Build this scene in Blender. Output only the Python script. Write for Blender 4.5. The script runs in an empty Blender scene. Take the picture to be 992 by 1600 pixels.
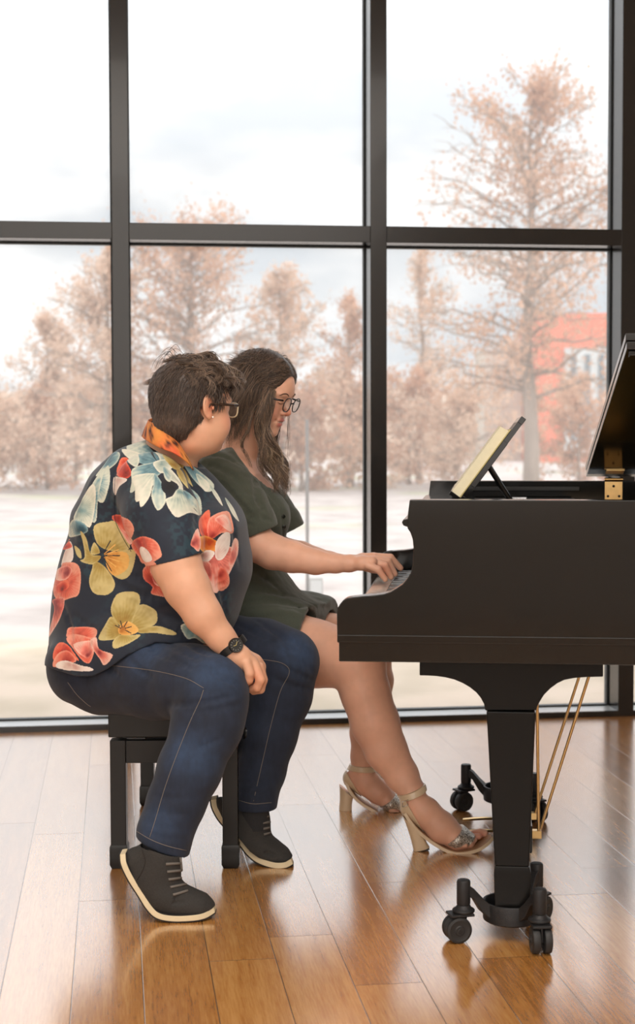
import bpy, math, random
import numpy as np
from mathutils import Vector, Matrix
from mathutils.bvhtree import BVHTree

random.seed(7); np.random.seed(7)
S = bpy.context.scene
COL = S.collection

# ---------------------------------------------------------------- camera
CAM_H, PITCH, ROLL, FPX = 1.174, math.radians(2.945), math.radians(-0.153), 2450.0
_f = Vector((0, math.cos(PITCH), -math.sin(PITCH)))
_u = Vector((0, math.sin(PITCH), math.cos(PITCH)))
_x = Vector((1, 0, 0))
CR = _x*math.cos(ROLL) + _u*math.sin(ROLL)
CU = -_x*math.sin(ROLL) + _u*math.cos(ROLL)
CF = _f
CAM = Vector((0, 0, CAM_H))
cam_data = bpy.data.cameras.new('camera')
cam = bpy.data.objects.new('camera', cam_data)
COL.objects.link(cam)
M = Matrix((CR, CU, -CF)).transposed().to_4x4()
M.translation = CAM
cam.matrix_world = M
cam_data.sensor_fit = 'VERTICAL'
cam_data.sensor_height = 36.0
cam_data.lens = 36.0*FPX/1600.0
cam_data.dof.use_dof = True
cam_data.dof.focus_distance = 4.05
cam_data.dof.aperture_fstop = 4.5
S.camera = cam

# ---------------------------------------------------------------- colour management
S.view_settings.view_transform = 'Standard'
S.view_settings.look = 'None'
S.view_settings.gamma = 1.0
S.view_settings.exposure = 0.0
S.view_settings.use_curve_mapping = False
S.cycles.use_denoising = True
S.cycles.max_bounces = 8
S.cycles.transparent_max_bounces = 24

def lin(c):
    return tuple(((v/255)/12.92 if v/255 <= 0.04045 else ((v/255+0.055)/1.055)**2.4) for v in c[:3])

# ---------------------------------------------------------------- world: bright overcast sky
W = bpy.data.worlds.new('sky'); S.world = W; W.use_nodes = True
nt = W.node_tree; nt.nodes.clear()
tc = nt.nodes.new('ShaderNodeTexCoord')
mp = nt.nodes.new('ShaderNodeMapping'); mp.inputs['Scale'].default_value = (1.0, 1.0, 2.6)
mp.inputs['Location'].default_value = (0.35, 0.0, 0.55)
nz = nt.nodes.new('ShaderNodeTexNoise'); nz.inputs['Scale'].default_value = 5.0
nz.inputs['Detail'].default_value = 6; nz.inputs['Roughness'].default_value = 0.52
rp = nt.nodes.new('ShaderNodeValToRGB')
rp.color_ramp.elements[0].position = 0.40; rp.color_ramp.elements[0].color = (0.63, 0.67, 0.71, 1)
rp.color_ramp.elements[1].position = 0.56; rp.color_ramp.elements[1].color = (0.95, 0.945, 0.94, 1)
e = rp.color_ramp.elements.new(0.47); e.color = (0.73, 0.75, 0.77, 1)
bg = nt.nodes.new('ShaderNodeBackground'); bg.inputs['Strength'].default_value = 1.80
wo = nt.nodes.new('ShaderNodeOutputWorld')
nt.links.new(tc.outputs['Generated'], mp.inputs['Vector']); nt.links.new(mp.outputs[0], nz.inputs['Vector'])
nt.links.new(nz.outputs['Fac'], rp.inputs['Fac']); nt.links.new(rp.outputs['Color'], bg.inputs['Color'])
sz = nt.nodes.new('ShaderNodeSeparateXYZ'); nt.links.new(tc.outputs['Generated'], sz.inputs[0])
m1 = nt.nodes.new('ShaderNodeMath'); m1.operation = 'SUBTRACT'; m1.inputs[1].default_value = 0.15; m1.use_clamp = True; nt.links.new(sz.outputs['Z'], m1.inputs[0])
m2 = nt.nodes.new('ShaderNodeMath'); m2.operation = 'MULTIPLY_ADD'; m2.inputs[1].default_value = 6.0; m2.inputs[2].default_value = 1.17      # rises steeply with height, added so the floor reflects more glare
nt.links.new(m1.outputs[0], m2.inputs[0]); m3 = nt.nodes.new('ShaderNodeMath'); m3.operation = 'MINIMUM'; m3.inputs[1].default_value = 2.6; nt.links.new(m2.outputs[0], m3.inputs[0])
nt.links.new(m3.outputs[0], bg.inputs['Strength'])
nt.links.new(bg.outputs[0], wo.inputs['Surface'])

# ---------------------------------------------------------------- sun (behind the building) and added fill lights
sd = bpy.data.lights.new('sun', 'SUN'); sd.energy = 1.5; sd.angle = math.radians(6); sd.color = (1.0, 0.95, 0.88)
so = bpy.data.objects.new('sun', sd); COL.objects.link(so)
so.rotation_euler = Vector((-0.35, 0.46, -0.90)).to_track_quat('-Z', 'Y').to_euler()

def area(name, loc, target, sx, sy, power, color=(1, 1, 1)):
    d = bpy.data.lights.new(name, 'AREA'); d.shape = 'RECTANGLE'; d.size = sx; d.size_y = sy
    d.energy = power; d.color = color
    o = bpy.data.objects.new(name, d); COL.objects.link(o); o.location = loc
    o.rotation_euler = (Vector(target)-Vector(loc)).to_track_quat('-Z', 'Z').to_euler()
    return o
area('front_fill', (-0.3, -2.35, 2.2), (0.0, 4.0, 1.2), 8.0, 2.7, 150, (1.0, 0.97, 0.93))  # added fill behind the camera, standing in for unseen windows
area('back_wall_fill', (0.2, -0.9, 3.4), (0.2, -2.4, 1.0), 4.0, 1.2, 70, (1.0, 0.98, 0.95))  # added fill that brightens the back wall for the piano's reflection
area('overhead_fill', (0.3, 1.6, 3.25), (0.3, 2.2, 0), 3.0, 2.0, 85, (1.0, 0.95, 0.88))  # added fill from above, no fixture here

# ---------------------------------------------------------------- pixel -> world helpers
def ray(px, py):
    return (CR*((px-496.0)/FPX) - CU*((py-800.0)/FPX) + CF)
def P(px, py, D):
    r = ray(px, py); return CAM + r*(D/r.y)
def FLOOR(px, py, z=0.0):
    r = ray(px, py); return CAM + r*((z-CAM_H)/r.z)
def rp_(r, D):
    return r*D/FPX

# ---------------------------------------------------------------- materials
def new_mat(name):
    m = bpy.data.materials.new(name); m.use_nodes = True
    return m, m.node_tree, m.node_tree.nodes['Principled BSDF']
def setp(b, **k):
    for key, v in k.items():
        nm = key.replace('_', ' ')
        for cand in (nm, nm.title()):
            if cand in b.inputs:
                b.inputs[cand].default_value = v; break
MATS = {}
def mat(name, color=None, rough=0.5, metal=0.0, var=0.0, scale=30.0, bump=0.0, bscale=200.0, coat=0.0, attr=False,
        sss=0.0, sheen=0.0, stretch=(1, 1, 1), spec=0.5, linear=False, weave=0.0):
    if name in MATS: return MATS[name]
    m, t, b = new_mat(name)
    c = color if (linear or color is None) else lin(color)
    b.inputs['Roughness'].default_value = rough; b.inputs['Metallic'].default_value = metal
    b.inputs['Coat Weight'].default_value = coat; b.inputs['Coat Roughness'].default_value = 0.06
    b.inputs['Specular IOR Level'].default_value = spec
    if sheen: b.inputs['Sheen Weight'].default_value = sheen
    if sss:
        b.inputs['Subsurface Weight'].default_value = sss
        b.inputs['Subsurface Radius'].default_value = (0.9, 0.35, 0.2); b.inputs['Subsurface Scale'].default_value = 0.012
    tcn = t.nodes.new('ShaderNodeTexCoord'); mpn = t.nodes.new('ShaderNodeMapping')
    mpn.inputs['Scale'].default_value = stretch
    t.links.new(tcn.outputs['Object'], mpn.inputs['Vector'])
    src = None
    if attr:
        a = t.nodes.new('ShaderNodeAttribute'); a.attribute_name = 'Col'; src = a.outputs['Color']
    n = t.nodes.new('ShaderNodeTexNoise'); n.inputs['Scale'].default_value = scale; n.inputs['Detail'].default_value = 4
    t.links.new(mpn.outputs[0], n.inputs['Vector'])
    mr = t.nodes.new('ShaderNodeMapRange'); mr.inputs['From Min'].default_value = 0.3; mr.inputs['From Max'].default_value = 0.7
    mr.inputs['To Min'].default_value = 1-var; mr.inputs['To Max'].default_value = 1+var
    t.links.new(n.outputs['Fac'], mr.inputs['Value'])
    mx = t.nodes.new('ShaderNodeVectorMath'); mx.operation = 'SCALE'
    if src: t.links.new(src, mx.inputs[0])
    else: mx.inputs[0].default_value = c
    t.links.new(mr.outputs[0], mx.inputs['Scale'])
    t.links.new(mx.outputs[0], b.inputs['Base Color'])
    if bump:
        n2 = t.nodes.new('ShaderNodeTexNoise'); n2.inputs['Scale'].default_value = bscale; n2.inputs['Detail'].default_value = 3
        t.links.new(mpn.outputs[0], n2.inputs['Vector'])
        bp = t.nodes.new('ShaderNodeBump'); bp.inputs['Strength'].default_value = bump; bp.inputs['Distance'].default_value = 0.002
        t.links.new(n2.outputs['Fac'], bp.inputs['Height']); t.links.new(bp.outputs[0], b.inputs['Normal'])
    MATS[name] = m
    return m

# ---------------------------------------------------------------- object helpers
def tag(o, label=None, cat=None, group=None, kind=None):
    if label: o['label'] = label
    if cat: o['category'] = cat
    if group: o['group'] = group
    if kind: o['kind'] = kind
    return o
def empty(name, loc, label=None, cat=None, rz=0.0, group=None):
    o = bpy.data.objects.new(name, None); COL.objects.link(o)
    o.location = loc; o.rotation_euler = (0, 0, rz); o.empty_display_size = 0.1
    return tag(o, label, cat, group)

class MB:
    def __init__(s): s.v = []; s.f = []
    def add(s, vs, fs):
        k = len(s.v); s.v += [Vector(v) for v in vs]; s.f += [tuple(i+k for i in f) for f in fs]; return s
    def box(s, a, b):
        x0, y0, z0 = a; x1, y1, z1 = b
        return s.add([(x0,y0,z0),(x1,y0,z0),(x1,y1,z0),(x0,y1,z0),(x0,y0,z1),(x1,y0,z1),(x1,y1,z1),(x0,y1,z1)],
              [(0,3,2,1),(4,5,6,7),(0,1,5,4),(1,2,6,5),(2,3,7,6),(3,0,4,7)])
    def obox(s, c, ax, ay, az):
        c, ax, ay, az = map(Vector, (c, ax, ay, az))
        vs = [c+ax*i+ay*j+az*k for k in (-1, 1) for (i, j) in ((-1,-1),(1,-1),(1,1),(-1,1))]
        return s.add(vs, [(0,3,2,1),(4,5,6,7),(0,1,5,4),(1,2,6,5),(2,3,7,6),(3,0,4,7)])
    def tube(s, pts, rad, n=8, cap=True, flat=None):
        pts = [Vector(p) for p in pts]; m = len(pts)
        if not hasattr(rad, '__len__'): rad = [rad]*m
        vs = []; fs = []; up = None
        for i, p in enumerate(pts):
            t = (pts[min(i+1, m-1)]-pts[max(i-1, 0)])
            t = t.normalized() if t.length > 1e-9 else Vector((0, 0, 1))
            if up is None:
                up = Vector((0, 0, 1)) if abs(t.z) < 0.9 else Vector((1, 0, 0))
                if flat is not None: up = Vector(flat)
            a = (up - t*up.dot(t)); a = a.normalized() if a.length > 1e-6 else t.orthogonal().normalized()
            up = a; b = t.cross(a)
            for k in range(n):
                w = 2*math.pi*k/n
                vs.append(p + (a*math.cos(w) + b*math.sin(w))*rad[i])
        for i in range(m-1):
            for k in range(n):
                k2 = (k+1) % n
                fs.append((i*n+k, i*n+k2, (i+1)*n+k2, (i+1)*n+k))
        if cap:
            fs.append(tuple(range(n-1, -1, -1))); fs.append(tuple((m-1)*n+k for k in range(n)))
        return s.add(vs, fs)
    def cyl(s, a, b, r, r2=None, n=24):
        return s.tube([a, b], [r, r if r2 is None else r2], n)
    def sphere(s, c, r, n=12, m=8, sc=(1, 1, 1)):
        c = Vector(c); vs = [c+Vector((0, 0, r*sc[2]))]; fs = []
        for i in range(1, m):
            th = math.pi*i/m
            for k in range(n):
                w = 2*math.pi*k/n
                vs.append(c+Vector((r*math.sin(th)*math.cos(w)*sc[0], r*math.sin(th)*math.sin(w)*sc[1], r*math.cos(th)*sc[2])))
        vs.append(c-Vector((0, 0, r*sc[2]))); L = len(vs)-1
        for k in range(n): fs.append((0, 1+k, 1+(k+1) % n))
        for i in range(m-2):
            for k in range(n):
                a = 1+i*n+k; b = 1+i*n+(k+1) % n; fs.append((a, a+n, b+n, b))
        for k in range(n): fs.append((L, L-n+(k+1) % n, L-n+k))
        return s.add(vs, fs)
    def prism(s, poly, d0, d1, fn):
        """poly: list of 2-D points; fn(p, d) -> 3-D"""
        n = len(poly); vs = [fn(p, d0) for p in poly]+[fn(p, d1) for p in poly]
        fs = [tuple(range(n)), tuple(range(2*n-1, n-1, -1))]+[(i, i+n, (i+1) % n+n, (i+1) % n) for i in range(n)]
        return s.add(vs, fs)
    def lathe(s, c, axis, prof, n=24):
        c = Vector(c); ax = Vector(axis).normalized(); a = ax.orthogonal().normalized(); b = ax.cross(a)
        vs = []; fs = []; m = len(prof)
        for (r, h) in prof:
            for k in range(n):
                w = 2*math.pi*k/n; vs.append(c+ax*h+(a*math.cos(w)+b*math.sin(w))*r)
        for i in range(m-1):
            for k in range(n):
                fs.append((i*n+k, i*n+(k+1) % n, (i+1)*n+(k+1) % n, (i+1)*n+k))
        fs.append(tuple(range(n-1, -1, -1))); fs.append(tuple((m-1)*n+k for k in range(n)))
        return s.add(vs, fs)
    def mesh(s, name, origin=(0, 0, 0)):
        me = bpy.data.meshes.new(name); o = Vector(origin)
        me.from_pydata([v-o for v in s.v], [], s.f); me.update(); return me
    def build(s, name, m, parent=None, origin=(0, 0, 0), smooth=False, bevel=0.0, segs=2, fixn=True, sub=0):
        me = s.mesh(name, origin)
        if fixn:
            import bmesh
            bm = bmesh.new(); bm.from_mesh(me); bmesh.ops.recalc_face_normals(bm, faces=bm.faces[:]); bm.to_mesh(me); bm.free()
        return link(name, me, m, parent, smooth, bevel, segs, sub)
def link(name, me, m, parent=None, smooth=False, bevel=0.0, segs=2, sub=0):
    o = bpy.data.objects.new(name, me); COL.objects.link(o)
    if m: me.materials.append(m)
    if parent: o.parent = parent
    if smooth == 'auto':
        me.set_sharp_from_angle(angle=math.radians(38))
    elif smooth: me.polygons.foreach_set('use_smooth', [True]*len(me.polygons))
    if bevel:
        b = o.modifiers.new('bevel', 'BEVEL'); b.width = bevel; b.segments = segs; b.limit_method = 'ANGLE'; b.angle_limit = math.radians(35)
        b.harden_normals = True
        me.polygons.foreach_set('use_smooth', [True]*len(me.polygons))
        me.set_sharp_from_angle(angle=math.radians(35))
    if sub:
        s_ = o.modifiers.new('sub', 'SUBSURF'); s_.levels = sub; s_.render_levels = sub
    return o
def crom(pts, n=8, closed=False):
    pts = [Vector(p) for p in pts]; out = []; L = len(pts)
    rng = range(L if closed else L-1)
    for i in rng:
        p1 = pts[i]; p2 = pts[(i+1) % L]
        p0 = pts[(i-1) % L] if (closed or i > 0) else p1*2-p2
        p3 = pts[(i+2) % L] if (closed or i+2 < L) else p2*2-p1
        for k in range(n):
            t = k/n
            out.append(0.5*((2*p1)+(p2-p0)*t+(2*p0-5*p1+4*p2-p3)*t*t+(3*p1-p0-3*p2+p3)*t**3))
    if not closed: out.append(pts[-1])
    return out

# ---------------------------------------------------------------- implicit surfaces
class Field:
    def __init__(s, lo, hi, h):
        s.lo = np.array(lo, float); s.h = h
        s.n = np.ceil((np.array(hi, float)-s.lo)/h).astype(int)+1
        s.F = np.full(s.n, 0.5, np.float32)
    def block(s, lo, hi, m):
        a = np.clip(np.floor((np.array(lo)-m-s.lo)/s.h).astype(int), 0, s.n)
        b = np.clip(np.ceil((np.array(hi)+m-s.lo)/s.h).astype(int)+1, 0, s.n)
        if (b <= a).any(): return None
        sl = tuple(slice(int(i), int(j)) for i, j in zip(a, b))
        g = [(s.lo[i]+s.h*np.arange(a[i], b[i])).astype(np.float32) for i in range(3)]
        return sl, g[0][:, None, None], g[1][None, :, None], g[2][None, None, :]
    def put(s, sl, d, k, mode):
        F = s.F[sl]
        if mode == 'u':
            if k > 0:
                h = np.clip(0.5+0.5*(F-d)/k, 0, 1); r = F+(d-F)*h-k*h*(1-h)
            else: r = np.minimum(F, d)
        else:   # subtract: max(F, -d)
            d = -d
            if k > 0:
                h = np.clip(0.5-0.5*(F-d)/k, 0, 1); r = F+(d-F)*h+k*h*(1-h)
            else: r = np.maximum(F, d)
        s.F[sl] = r
    def cone(s, a, b, ra, rb, k=0.01, mode='u', q=1.0, grow=0.0):
        """capsule of changing radius; q = depth (y) half-axis relative to the radius"""
        a = np.array(a, float); b = np.array(b, float); ra += grow; rb += grow
        R = max(ra, rb)*max(1, q)
        blk = s.block(np.minimum(a, b)-R, np.maximum(a, b)+R, k+3*s.h+0.01)
        if blk is None: return s
        sl, X, Y, Z = blk; ab = b-a; L = float(ab@ab)+1e-12
        px, py, pz = X-a[0], Y-a[1], Z-a[2]
        t = np.clip((px*ab[0]+py*ab[1]+pz*ab[2])/L, 0, 1)
        dx = px-t*ab[0]; dy = (py-t*ab[1])/q; dz = pz-t*ab[2]
        rr = ra+(rb-ra)*t
        d = (np.sqrt(dx*dx+dy*dy+dz*dz)-rr)*min(1.0, q)
        s.put(sl, d, k, mode); return s
    def chain(s, pts, rs, k=0.01, mode='u', q=1.0, grow=0.0):
        for i in range(len(pts)-1):
            qq = q if not hasattr(q, '__len__') else (q[i]+q[i+1])/2
            s.cone(pts[i], pts[i+1], rs[i], rs[i+1], k, mode, qq, grow)
        return s
    def ell(s, c, r, R=None, k=0.01, mode='u', grow=0.0):
        c = np.array(c, float); r = np.array(r, float)+grow; mx = float(r.max())
        blk = s.block(c-mx, c+mx, k+3*s.h+0.005)
        if blk is None: return s
        sl, X, Y, Z = blk; px, py, pz = X-c[0], Y-c[1], Z-c[2]
        if R is not None:
            R = np.array(R, float)   # columns = axes
            px, py, pz = (px*R[0,0]+py*R[1,0]+pz*R[2,0], px*R[0,1]+py*R[1,1]+pz*R[2,1], px*R[0,2]+py*R[1,2]+pz*R[2,2])
        k0 = np.sqrt((px/r[0])**2+(py/r[1])**2+(pz/r[2])**2)
        k1 = np.sqrt((px/r[0]**2)**2+(py/r[1]**2)**2+(pz/r[2]**2)**2)+1e-9
        d = k0*(k0-1)/k1
        s.put(sl, d, k, mode); return s
    def half(s, p, n, k=0.0):
        """cut away the side the normal points to"""
        p = np.array(p, float); n = np.array(n, float); n /= np.linalg.norm(n)
        X, Y, Z = s.grid()
        d = (X-p[0])*n[0]+(Y-p[1])*n[1]+(Z-p[2])*n[2]
        s.F = np.maximum(s.F, d.astype(np.float32)); return s
    def grid(s):
        g = [(s.lo[i]+s.h*np.arange(s.n[i])).astype(np.float32) for i in range(3)]
        return g[0][:, None, None], g[1][None, :, None], g[2][None, None, :]
    def groove(s, pts, amp, w):
        """adds amp*exp(-(d/w)^2) along a polyline: + carves a crease, - raises a ridge"""
        for a, b in zip(pts[:-1], pts[1:]):
            a = np.array(a, float); b = np.array(b, float)
            blk = s.block(np.minimum(a, b), np.maximum(a, b), 2.4*w)
            if blk is None: continue
            sl, X, Y, Z = blk; ab = b-a; L = float(ab@ab)+1e-12
            px, py, pz = X-a[0], Y-a[1], Z-a[2]
            t = np.clip((px*ab[0]+py*ab[1]+pz*ab[2])/L, 0, 1)
            d2 = (px-t*ab[0])**2+(py-t*ab[1])**2+(pz-t*ab[2])**2
            e = np.exp(-d2/(w*w))*amp*(0.35+0.65*np.sin(np.pi*np.clip(t, 0.0, 1)))
            s.F[sl] += e
        return s
    def surf(s):
        F = s.F; ins = F < 0
        nx, ny, nz_ = F.shape
        c = np.zeros((nx-1, ny-1, nz_-1), np.uint8)
        for i in (0, 1):
            for j in (0, 1):
                for k in (0, 1): c += ins[i:nx-1+i, j:ny-1+j, k:nz_-1+k]
        act = np.argwhere((c > 0) & (c < 8)); N = len(act)
        idx = np.full(c.shape, -1, np.int32); idx[tuple(act.T)] = np.arange(N)
        acc = np.zeros((N, 3)); cnt = np.zeros(N)
        cor = [(i, j, k) for i in (0, 1) for j in (0, 1) for k in (0, 1)]
        for a in cor:
            for ax in range(3):
                if a[ax]: continue
                b = list(a); b[ax] = 1
                fa = F[act[:, 0]+a[0], act[:, 1]+a[1], act[:, 2]+a[2]]; fb = F[act[:, 0]+b[0], act[:, 1]+b[1], act[:, 2]+b[2]]
                m = (fa < 0) != (fb < 0); t = np.where(m, fa/np.where(m, fa-fb, 1), 0)
                p = np.tile(np.array(a, float), (N, 1)); p[:, ax] += t
                acc[m] += p[m]; cnt[m] += 1
        V = s.lo+(act+acc/cnt[:, None])*s.h
        faces = []
        for ax in range(3):
            o1, o2 = [(1, 2), (2, 0), (0, 1)][ax]
            A = [slice(None)]*3; B = [slice(None)]*3; A[ax] = slice(0, -1); B[ax] = slice(1, None)
            sa = ins[tuple(A)]; sb = ins[tuple(B)]
            e = np.argwhere(sa != sb)
            ok = (e[:, o1] > 0) & (e[:, o2] > 0) & (e[:, o1] < F.shape[o1]-1) & (e[:, o2] < F.shape[o2]-1)
            e = e[ok]; flip = sa[tuple(e.T)]
            def I(d1, d2):
                q = e.copy(); q[:, o1] -= d1; q[:, o2] -= d2; return idx[tuple(q.T)]
            q = np.stack([I(1, 1), I(0, 1), I(0, 0), I(1, 0)], 1)
            q[~flip] = q[~flip][:, ::-1]
            faces.append(q)
        return V, np.concatenate(faces)
def np_mesh(name, V, Fc, origin=(0, 0, 0)):
    me = bpy.data.meshes.new(name); V = np.asarray(V)-np.array(origin)
    me.vertices.add(len(V)); me.vertices.foreach_set('co', V.astype(np.float32).ravel())
    n = len(Fc); k = Fc.shape[1]
    me.loops.add(n*k); me.loops.foreach_set('vertex_index', Fc.astype(np.int32).ravel())
    me.polygons.add(n); me.polygons.foreach_set('loop_start', np.arange(0, n*k, k, dtype=np.int32))
    me.polygons.foreach_set('loop_total', np.full(n, k, np.int32)) if bpy.app.version < (4, 0) else None
    me.polygons.foreach_set('use_smooth', np.ones(n, bool))
    me.update(calc_edges=True); me.validate()
    return me
def set_col(me, C):
    a = me.color_attributes.new('Col', 'FLOAT_COLOR', 'POINT')
    C = np.concatenate([C, np.ones((len(C), 1))], 1).astype(np.float32); a.data.foreach_set('color', C.ravel())
def relax(V, Fc, it=1, f=0.5):
    for _ in range(it):
        A = np.zeros_like(V); c = np.zeros(len(V))
        for i in range(4):
            j = Fc[:, (i+1) % 4]; np.add.at(A, Fc[:, i], V[j]); np.add.at(c, Fc[:, i], 1)
            np.add.at(A, j, V[Fc[:, i]]); np.add.at(c, j, 1)
        V = V+(A/np.maximum(c, 1)[:, None]-V)*f
    return V
def vnoise(V, scale, seed=0):
    """smooth value noise in numpy"""
    p = np.asarray(V)*scale+seed*17.3; i = np.floor(p).astype(np.int64); f = p-i; f = f*f*(3-2*f); out = 0
    for dx in (0, 1):
        for dy in (0, 1):
            for dz in (0, 1):
                h = (i[:, 0]+dx)*374761393+(i[:, 1]+dy)*668265263+(i[:, 2]+dz)*2147483647+seed*974711
                h = (h ^ (h >> 13))*1274126177; h = ((h ^ (h >> 16)) & 0xffff)/65535.0
                w = (f[:, 0] if dx else 1-f[:, 0])*(f[:, 1] if dy else 1-f[:, 1])*(f[:, 2] if dz else 1-f[:, 2])
                out = out+h*w
    return out
def sstep(a, b, x):
    t = np.clip((x-a)/(b-a), 0, 1); return t*t*(3-2*t)
def bvh(V, Fc):
    return BVHTree.FromPolygons([tuple(v) for v in V.tolist()], Fc.tolist())
def hit(tree, px, py):
    r = ray(px, py).normalized(); h = tree.ray_cast(CAM, r)
    return h[0], h[1]

def subdivide(V, Q):
    """split every quad in four (plain midpoints)"""
    n = len(V); E = np.concatenate([np.stack([Q[:, i], Q[:, (i+1) % 4]], 1) for i in range(4)]); E.sort(1)
    key = E[:, 0].astype(np.int64)*n+E[:, 1]; u, inv = np.unique(key, return_inverse=True)
    mid = (V[u//n]+V[u % n])/2; m = len(Q); ei = [inv[i*m:(i+1)*m]+n for i in range(4)]
    fc = V[Q].mean(1); fi = n+len(u)+np.arange(m)
    V2 = np.concatenate([V, mid, fc])
    Q2 = np.concatenate([np.stack([Q[:, i], ei[i], fi, ei[i-1]], 1) for i in range(4)])
    return V2, Q2
# ================================================================ the setting
AW = math.radians(7.3528)
WD = Vector((math.cos(AW), math.sin(AW), 0))      # along the window wall
WN = Vector((-math.sin(AW), math.cos(AW), 0))     # outward
WO = Vector((0.0, 6.24, 0))
def Wp(u, v, z): return WO+WD*u+WN*v+Vector((0, 0, z))
def wall_u(px, py, v=0.0):
    r = ray(px, py); t = (WO+WN*v-CAM).dot(WN)/r.dot(WN); p = CAM+r*t
    return (p-WO).dot(WD), p.z
# floor planks material
m_floor, t, b = new_mat('bamboo_floor')
tcn = t.nodes.new('ShaderNodeTexCoord'); sx = t.nodes.new('ShaderNodeSeparateXYZ'); t.links.new(tcn.outputs['Object'], sx.inputs[0])
def mth(op, a=None, b_=None, c=None, clamp=False):
    n = t.nodes.new('ShaderNodeMath'); n.operation = op; n.use_clamp = clamp
    for i, v in enumerate((a, b_, c)):
        if v is None: continue
        if isinstance(v, (int, float)): n.inputs[i].default_value = v
        else: t.links.new(v, n.inputs[i])
    return n.outputs[0]
PW, PL = 0.1482, 1.62
xs = mth('DIVIDE', mth('ADD', sx.outputs['X'], 0.0995), PW)
xi = mth('FLOOR', xs); xf = mth('FRACT', xs)
wn = t.nodes.new('ShaderNodeTexWhiteNoise'); wn.noise_dimensions = '1D'; t.links.new(xi, wn.inputs['W'])
ys = mth('DIVIDE', mth('ADD', sx.outputs['Y'], mth('MULTIPLY', wn.outputs['Value'], PL)), PL)
yi = mth('FLOOR', ys); yf = mth('FRACT', ys)
wn2 = t.nodes.new('ShaderNodeTexWhiteNoise'); wn2.noise_dimensions = '2D'
cb = t.nodes.new('ShaderNodeCombineXYZ'); t.links.new(xi, cb.inputs[0]); t.links.new(yi, cb.inputs[1]); t.links.new(cb.outputs[0], wn2.inputs['Vector'])
gx = mth('MULTIPLY', mth('MINIMUM', xf, mth('SUBTRACT', 1.0, xf)), PW)
gy = mth('MULTIPLY', mth('MINIMUM', yf, mth('SUBTRACT', 1.0, yf)), PL)
gap = mth('MINIMUM', gx, gy)
gm = t.nodes.new('ShaderNodeMapRange'); gm.inputs['From Min'].default_value = 0.0004; gm.inputs['From Max'].default_value = 0.0013
t.links.new(gap, gm.inputs['Value'])
mpn = t.nodes.new('ShaderNodeMapping'); mpn.inputs['Scale'].default_value = (1.0, 0.055, 1)
va = t.nodes.new('ShaderNodeVectorMath'); va.operation = 'ADD'; t.links.new(tcn.outputs['Object'], va.inputs[0]); 
cb2 = t.nodes.new('ShaderNodeCombineXYZ'); t.links.new(mth('MULTIPLY', wn2.outputs['Value'], 9.0), cb2.inputs[1]); t.links.new(cb2.outputs[0], va.inputs[1])
t.links.new(va.outputs[0], mpn.inputs['Vector'])
gr = t.nodes.new('ShaderNodeTexNoise'); gr.inputs['Scale'].default_value = 230; gr.inputs['Detail'].default_value = 5; gr.inputs['Roughness'].default_value = 0.65
t.links.new(mpn.outputs[0], gr.inputs['Vector'])
gr2 = t.nodes.new('ShaderNodeTexNoise'); gr2.inputs['Scale'].default_value = 45; gr2.inputs['Detail'].default_value = 3
t.links.new(mpn.outputs[0], gr2.inputs['Vector'])
tot = mth('ADD', mth('MULTIPLY', gr.outputs['Fac'], 0.6), mth('MULTIPLY', gr2.outputs['Fac'], 0.4))
tot = mth('ADD', tot, mth('MULTIPLY', mth('SUBTRACT', wn2.outputs['Value'], 0.5), 0.22))
cr = t.nodes.new('ShaderNodeValToRGB')
cr.color_ramp.elements[0].position = 0.30; cr.color_ramp.elements[0].color = (*lin((146, 92, 40)), 1)
cr.color_ramp.elements[1].position = 0.70; cr.color_ramp.elements[1].color = (*lin((216, 160, 92)), 1)
e = cr.color_ramp.elements.new(0.5); e.color = (*lin((190, 130, 64)), 1)
t.links.new(tot, cr.inputs['Fac'])
mx = t.nodes.new('ShaderNodeMix'); mx.data_type = 'RGBA'; mx.inputs['A'].default_value = (0.02, 0.012, 0.006, 1)
t.links.new(gm.outputs[0], mx.inputs['Factor']); t.links.new(cr.outputs['Color'], mx.inputs['B'])
t.links.new(mx.outputs['Result'], b.inputs['Base Color'])
b.inputs['Roughness'].default_value = 0.26
rn = t.nodes.new('ShaderNodeTexNoise'); rn.inputs['Scale'].default_value = 3; t.links.new(tcn.outputs['Object'], rn.inputs['Vector'])
t.links.new(mth('ADD', 0.14, mth('MULTIPLY', rn.outputs['Fac'], 0.08)), b.inputs['Coat Roughness'])
b.inputs['Coat Weight'].default_value = 1.0; b.inputs['Coat IOR'].default_value = 2.7
bp = t.nodes.new('ShaderNodeBump'); bp.inputs['Strength'].default_value = 0.5; bp.inputs['Distance'].default_value = 0.0006
t.links.new(gm.outputs[0], bp.inputs['Height'])
t.links.new(bp.outputs[0], b.inputs['Normal']); t.links.new(bp.outputs[0], b.inputs['Coat Normal'])
MATS['floor'] = m_floor

def room_obj(name, mb, m, bevel=0.0):
    o = mb.build(name, m, bevel=bevel); o['kind'] = 'structure'; return o
FW, FY0 = 4.5, -8.9     # half width, back wall in the wall's frame (v)
fm = MB(); fm.box((-FW-.1, FY0-.1, -0.12), (FW+.1, 0.205, 0.0))
fl = fm.build('floor', m_floor); fl['kind'] = 'structure'; fl.rotation_euler = (0, 0, AW)
_loc = WO - Vector((0, 0, 0)); fl.location = (0, 0, 0)
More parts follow.
